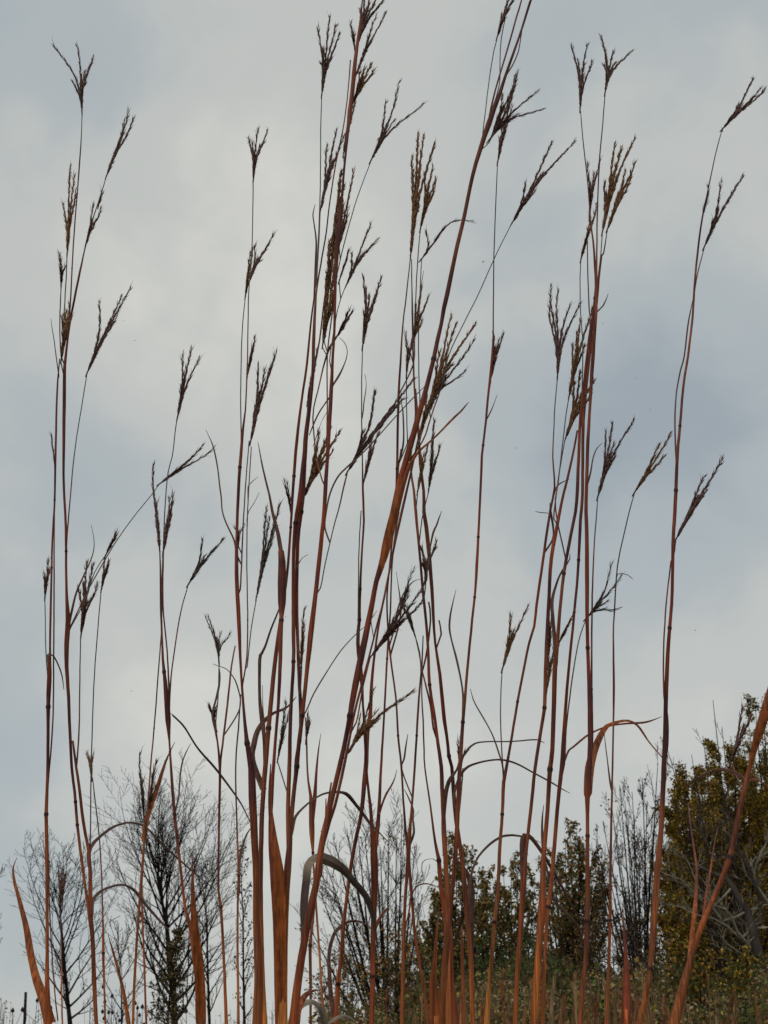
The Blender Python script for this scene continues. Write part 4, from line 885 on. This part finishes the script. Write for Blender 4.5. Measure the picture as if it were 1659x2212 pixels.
s = Stalk('tall slim stalk bowing left, one open head at its tip, one narrow head lower', 1.74,
 '953,2212,10 958,2126,12 966,2026,12 973,1959,9 980,1892,8 986,1809,8.5 990,1726,8 993,1659,7.5 996,1616,7.5 1000,1560,6.5n 1005,1500,5.5 1010,1439,5.2 1020,1339,4.8 1027,1270,4.8 1030,1223,6n 1033,1160,5 1036,1103,4.8 1039,1040,5 1041,986,5n 1046,940,4.5 1050,906,4.8 1054,860,4.8 1059,810,5 1063,770,5 1065,733,3.2n 1066,640,2.6 1067,553,2.5 1068,517,2.5 1071,433,2.4 1075,352,2', -.03)
s.h((1075, 350), [(1079, 300, -2), (1085, 268, 0), (1106, 232, 4), (1112, 165, 3)], 0, 0, 1.1)
s.h((1060, 818), [(1067, 728, -2), (1086, 722, 4), (1077, 738, 1)], 0, .01, 1.3)
s.l('1052,905,3 1057,895,3 1064,880,2.2 1074,853,.8', 'd', .02)
s.l('998,1600,5 1000,1540,5 1000,1500,4.6 995,1465,4 986,1423,4.4 976,1385,3.4 971,1359,4.2 972,1335,4.2 976,1312,3.4 985,1274,.8', 'd', .05)
s.h((991, 1662), [(989, 1604, -3), (1003, 1628, 3)], 2)
s.l('994,1700,4 993,1680,5 998,1640,5 1010,1620,4.4 1026,1606,4 1053,1602,4 1086,1602,3.6 1115,1601,3.4 1149,1598,3 1165,1599,2.4 1176,1605,.8', 'd', .10, .7)
s.l('980,1730,4 988,1690,5 1006,1660,5 1036,1647,4.4 1073,1641,4.6 1099,1644,5 1123,1653,4 1150,1668,3.4 1189,1689,3 1215,1705,2 1231,1713,.8', 'b', .12, .7)
s.b('985,1810,3 990,1770,3 997,1700,3.4 1000,1660,3', .03)
s = Stalk('broad orange blade at the bottom edge right of centre, ending in a point', 1.65, '944,2240,13 943,2212,12 942,2195,10', 0, name='grass_shoot', cat='grass shoot')
s.l('943,2212,21 939,2165,20 936,2126,16 938,2090,11 941,2050,7 945,2000,4 949,1955,1.5', 'o', 0, .2)
s = Stalk('short reddish stalk between the orange point and the leafy trees, right of the bundle', 1.7, '988,2240,14 986,2212,12 981,2160,9 977,2120,7 976,2059,6 974,2000,3', 0)
s = Stalk('short brown stalk with a bent pale tip, standing low inside the bundle', 2.0, '1001,2212,8 1000,2126,7 998,2042,5 997,2000,3', 0)

# ---- right half
s = Stalk('smooth orange-footed stalk with a small feathery head left of the right-hand cluster', 1.83,
 '1050,2212,9 1053,2176,8.5 1063,2059,7.5 1068,1992,7.5n 1075,1926,7 1080,1826,6.5 1085,1759,6 1088,1690,7n 1094,1659,6 1100,1623,5 1106,1589,5 1123,1489,4.8 1143,1389,4.8 1154,1353,5n 1159,1306,5.4 1169,1239,5.4 1178,1173,5.4 1189,1100,5 1198,1053,4 1194,986,3 1196,940,2.4 1199,870,2.3 1204,820,2', -.02)
s.h((1204, 815), [(1191, 618, -22), (1206, 631, -14), (1231, 661, -4), (1251, 660, 6), (1188, 657, -22), (1222, 720, 0)], 0, 0, 1.1)
s.b('1088,1686,3.2 1086,1656,2.8 1083,1606,2.5 1081,1539,2.3 1083,1473,2.2 1085,1448,2', .03); s.h((1085, 1446), [(1103, 1334, -4), (1139, 1312, 5), (1110, 1365, 3)], 1, .03)
s.l('1088,1684,4 1086,1656,3.6 1077,1625,3.6 1066,1593,3.6 1055,1570,3.4 1043,1549,3.6 1033,1532,3.2 1023,1513,2.4 1016,1488,.8', 'd', .05)
s.l('1199,1060,4 1207,1046,4 1218,1040,2.4 1230,1035,.8', 'd', .02)
s.l('1189,1110,3 1180,1108,3 1168,1107,2 1156,1105,.8', 'd', .02)
s.l('1194,1165,4 1195,1140,5 1192,1120,5 1189,1100,4 1188,1085,1', 'd', .01)
s = Stalk('stalk with a dark leaf folded over at its shoulder, left of the right-hand cluster', 1.72,
 '1113,2212,9 1116,2126,9 1123,2026,9 1127,1960,9 1131,1900,9 1136,1850,6 1141,1799,6.5 1149,1726,6.5 1156,1659,6.5 1169,1573,6.5 1176,1529,7n 1178,1473,7.5 1181,1389,8 1186,1289,7 1191,1206,7.5 1203,1139,7 1213,1086,5.5 1229,1020,5 1240,970,4.4 1247,930,4', -.02)
s.l('1125,1985,8 1129,1940,10 1131,1895,13 1131,1860,15 1129,1825,13 1134,1806,15 1145,1808,14 1156,1820,12 1176,1849,8 1193,1879,6 1216,1919,5 1240,1965,3.5 1262,2000,1.5', 'b', .08, 1.1)
s.h((1208, 1388), [(1240, 1320, 2), (1230, 1345, -1)], 1, .02); s.h((1184, 1420), [(1193, 1328, -2), (1188, 1360, 2)], 1, .02)
s.h((1181, 1492), [(1196, 1402, 3), (1186, 1425, -1)], 1, .02)
s = Stalk('dark purple-brown stalk in the right-hand cluster with the highest left seed head', 1.64,
 '1154,2212,15 1159,2126,14 1166,2026,13 1171,1959,14 1173,1900,11 1175,1840,9 1181,1776,8 1184,1726,8 1188,1662,9n 1193,1620,8.5 1196,1539,9 1199,1439,9.5 1204,1389,8 1209,1323,6.5 1218,1239,6.5 1233,1156,6.5n 1243,1106,6.5 1247,1060,7 1250,986,6.5 1254,900,6 1263,820,6.5 1273,736,7.5 1283,670,7.5 1288,620,7 1285,570,5 1281,520,4 1276,483,3.4n 1270,400,2.8 1259,300,2.4 1254,240,2', -.03)
s.h((1253, 235), [(1235, 100, -6), (1268, 100, -2), (1279, 132, 8), (1248, 130, 0), (1262, 140, -3)], 0, 0, 1.15)
s.h((1273, 470), [(1269, 356, -4), (1296, 346, 4), (1283, 375, 1)], 0, .01)
s.h((1255, 560), [(1288, 442, 8), (1275, 470, 3)], 1, .03); s.b('1257,850,2.6 1259,753,2.4 1254,670,2.3 1253,600,2.2 1255,562,2', .03)
s.b('1270,780,2.6 1275,700,3 1273,670,3 1270,600,2.8 1269,520,2.4', .03)
s.l('1201,1420,9 1197,1370,8 1194,1330,7 1192,1306,7 1195,1285,6 1200,1268,5 1206,1250,4 1215,1232,3.6 1225,1218,3 1231,1207,2.6 1231,1196,1.2', 'b', .04, .8)
s.b('1200,1100,3 1206,1040,2.6 1216,953,2.4 1224,886,2.3 1229,857,2', .04); s.h((1229, 857), [(1254, 692, -2), (1280, 668, 2), (1237, 746, -4), (1246, 720, 1), (1262, 750, 4), (1245, 790)], 1, .04, 1.3)
s.b('1196,1120,3 1206,1036,2.6 1211,1003,2.4 1221,946,2.2', .05); s.h((1222, 946), [(1281, 824, 6), (1253, 805, -2), (1240, 828, -5), (1278, 850, 10), (1263, 830, 2)], 1, .05, 1.7)
s = Stalk('thin reddish stalk running parallel just right of the dark purple-brown one', 1.78,
 '1172,2212,8 1174,2126,7 1178,2042,6 1184,1959,8n 1191,1909,7.5 1199,1809,7.5 1206,1726,7.5 1213,1659,8 1221,1539,6.5 1229,1439,5.5 1239,1339,5.2 1248,1239,5.4 1254,1123,6.5n 1258,1070,6.2 1259,953,6.5 1261,886,8 1269,803,8 1276,736,8 1288,653,7 1293,603,5.5 1299,553,4.5 1304,547,3.2 1311,500,2.2', -.02)
s.h((1312, 495), [(1371, 354, 4), (1363, 384, 8), (1350, 370, 2), (1335, 420, 0), (1345, 400, 3)], 1, 0, 1.4)
s.b('1296,600,2.8 1298,547,2.4 1301,506,2.2', .02); s.h((1301, 502), [(1329, 312, -8), (1371, 300, 2), (1306, 397, -6), (1343, 320, -3), (1322, 380, -2), (1330, 360)], 1, .02, 1.6)
s.l('1290,680,4 1303,660,3.6 1309,648,2.6 1314,634,.8', 'd', .02)
s.l('1221,1640,4 1228,1622,4 1239,1613,4.2 1273,1586,4.4 1313,1569,4.4 1353,1563,4.6 1389,1561,4.4 1409,1556,3 1429,1548,.8', 'r', .10, .6)
s.b('1219,1650,3.6 1223,1573,3.2 1233,1489,2.8 1243,1423,2.5 1253,1373,2.3 1266,1338,2', .05)
s.h((1266, 1336), [(1320, 1220, -4), (1340, 1247, 3), (1336, 1314, 18)], 2, .05, .7)
s.l('1182,1970,6 1181,1950,7 1186,1938,8 1196,1942,9 1206,1956,10 1220,1970,10 1233,1984,10 1249,2004,7 1263,2045,2', 'b', .08, .8)
s.l('1176,1860,5 1173,1830,6 1171,1792,4.4 1172,1760,2.6 1175,1738,.8', 'b', .02)
s = Stalk('straight stalk with a thick orange club-shaped sheath and an arching leaf', 1.6,
 '1253,2212,9 1258,2142,8.5 1266,2059,8.5 1268,1990,9.5n 1269,1959,9.5 1269,1859,7.5 1269,1760,7 1269,1722,10n 1270,1712,13 1271,1690,12 1273,1659,11 1274,1635,10 1274,1606,8 1273,1506,7.5 1269,1373,7 1268,1248,8.5n 1268,1173,8 1266,1106,7.5 1267,1053,7 1270,953,7 1275,870,6 1279,800,8 1284,720,8 1288,670,6 1288,603,5 1289,547,3.6 1291,433,3 1296,333,2.8 1300,290,2.6 1306,217,2.3 1307,203,2', -.03)
s.h((1307, 200), [(1299, 80, -5), (1363, 112, 8), (1325, 112, -2), (1308, 120, -2)], 0, 0, 1.15)
s.l('1269,1722,12 1270,1714,19 1271,1690,21 1274,1656,21 1279,1636,19 1284,1620,17 1292,1600,14 1303,1579,11 1312,1568,9 1323,1563,7.5 1340,1558,6.5 1358,1557,6.5 1376,1566,8 1389,1583,8 1400,1600,6 1413,1616,5.4 1433,1639,4 1452,1660,2', 'o', .10, .9)
s.b('1277,1640,5 1279,1600,5 1278,1489,4.6n 1278,1406,3.8 1279,1306,3.6 1281,1233,3 1284,1173,2.6 1289,1106,2.4 1291,1078,2', .04)
s.h((1291, 1074), [(1309, 935, -4), (1323, 915, -2), (1368, 910, 6), (1308, 1000, -2), (1325, 960, 2)], 0, .04, 1.1)
s.l('1276,1020,4 1279,1000,3 1283,983,2.8 1290,968,2.4 1301,957,.8', 'd', .02)
s = Stalk('lone hair-thin grey stalk bearing a single bent head near the tall right-hand stalk', 1.9,
 '1311,2212,6.5 1316,2059,5.6 1318,1988,6n 1319,1859,4.6 1321,1759,4.2 1323,1659,3.6 1325,1560,3.4 1326,1486,4.6n 1325,1373,3.2 1328,1306,3 1334,1223,2.6 1346,1163,2.4 1359,1106,2.3 1370,1068,2', -.02)
s.h((1370, 1065), [(1448, 938, 2), (1423, 962, -3), (1434, 985, 7), (1405, 1010, 3)], 1)
s.l('1334,1240,2.4 1345,1239,2.6 1356,1242,2.4 1367,1251,.8', 'd', .02); s.l('1318,1690,4 1313,1650,3 1308,1610,2 1305,1580,.8', 'd', .02)
s = Stalk('tallest stalk toward the right edge, unbranched to near its drooping top head', 1.6,
 '1381,2212,11 1396,2142,9.5 1404,2092,9n 1409,2040,11 1414,1970,12 1420,1880,12 1426,1815,10 1430,1760,9.5 1434,1659,9.5 1436,1606,8.5 1439,1489,8.5 1444,1389,7.5 1449,1330,6.5 1452,1276,6.5n 1454,1173,7 1458,1106,7.5 1463,986,6.5 1469,920,5.5n 1476,836,5.2 1486,770,5 1496,686,4.8n 1500,620,4.6 1506,553,4.4 1514,490,4 1521,450,3.2 1533,393,2.6 1545,335,2.4 1559,283,2', -.03)
s.h((1561, 278), [(1626, 172, -6), (1652, 192, 12), (1624, 214, 8), (1600, 230, 0), (1640, 195, 6)], 0, 0, 1.25)
s.b('1499,636,3.2 1504,605,2.8 1512,570,2.4 1521,536,2', .03); s.h((1521, 534), [(1604, 382, 2), (1558, 394, -5), (1592, 400, 3)], 0, .03, 1.1)
s.h((1517, 470), [(1530, 405, 5), (1525, 440, 2)], 2, .01, .6)
s.l('1463,1005,4 1459,960,4 1458,903,3.6 1460,862,3.4 1463,836,3.4 1470,800,3.4 1478,770,3.4 1486,703,3.4 1492,670,2.6 1498,640,1.2', 'd', .03)
s.b('1434,1500,3.2 1433,1439,3.2 1434,1389,3.2 1439,1306,3 1449,1216,2.8', .02)
s.b('1457,1190,3.4 1459,1170,2.6', .01); s.h((1460, 1165), [(1559, 993, 5), (1519, 1032, -5), (1525, 1060, 4), (1500, 1080, 0)], 0, .02, 1.35)
s.l('1437,1640,6 1442,1600,5 1443,1560,3 1441,1530,1', 'b', .01)
s = Stalk('slanting orange-brown stalk at the right edge with a wide sheath leaving the frame', 1.35,
 '1457,2212,19 1473,2142,17 1484,2100,13 1497,2055,11 1508,2020,11 1526,1976,11 1540,1945,9 1553,1915,10 1566,1880,10 1577,1852,12n 1583,1825,10 1590,1788,10 1599,1745,10 1607,1709,10 1614,1680,10 1621,1652,9 1630,1618,12 1640,1580,18 1650,1545,18 1660,1505,14 1675,1450,10 1690,1400,8', 0)
s.l('1619,1662,5 1626,1632,9 1634,1600,15 1643,1572,21 1652,1540,20 1664,1495,14 1680,1440,8', 'o', -.02, .2)
s.b('1488,2092,9 1493,2040,10 1500,1976,9.5 1504,1925,7 1505,1876,5.5 1499,1830,4 1493,1792,3.5 1487,1740,3', .10)
s.b('1506,2040,6 1518,1985,6 1526,1930,5.5 1533,1892,5 1542,1830,3.6 1550,1790,2.6', .14)
s.l('1612,1690,5 1635,1684,6 1653,1699,6.5 1680,1725,5', 'r', .05, .5)
s.l('1612,1690,6 1600,1674,6.5 1579,1666,6.5 1555,1663,6 1533,1668,5.4 1515,1676,4.6 1499,1686,3.6 1473,1706,2', 'b', .08, .5)
s.b('1606,1712,3 1596,1690,3 1582,1650,2.6', .10); s.h((1578, 1650), [(1604, 1528, -5), (1620, 1553, 5), (1606, 1570, 2)], 0, .10, 1.4)
s = Stalk('red pointed blade coming up at the bottom edge between two pale stalks on the right', 1.4, '1351,2240,10 1352,2212,9 1352,2180,8', 0, name='grass_shoot', cat='grass shoot')
s.l('1351,2212,18 1353,2160,18 1353,2109,14 1352,2070,8 1349,2030,5 1346,1970,1', 'r', 0, .3)

for s in STALKS: s.finish()
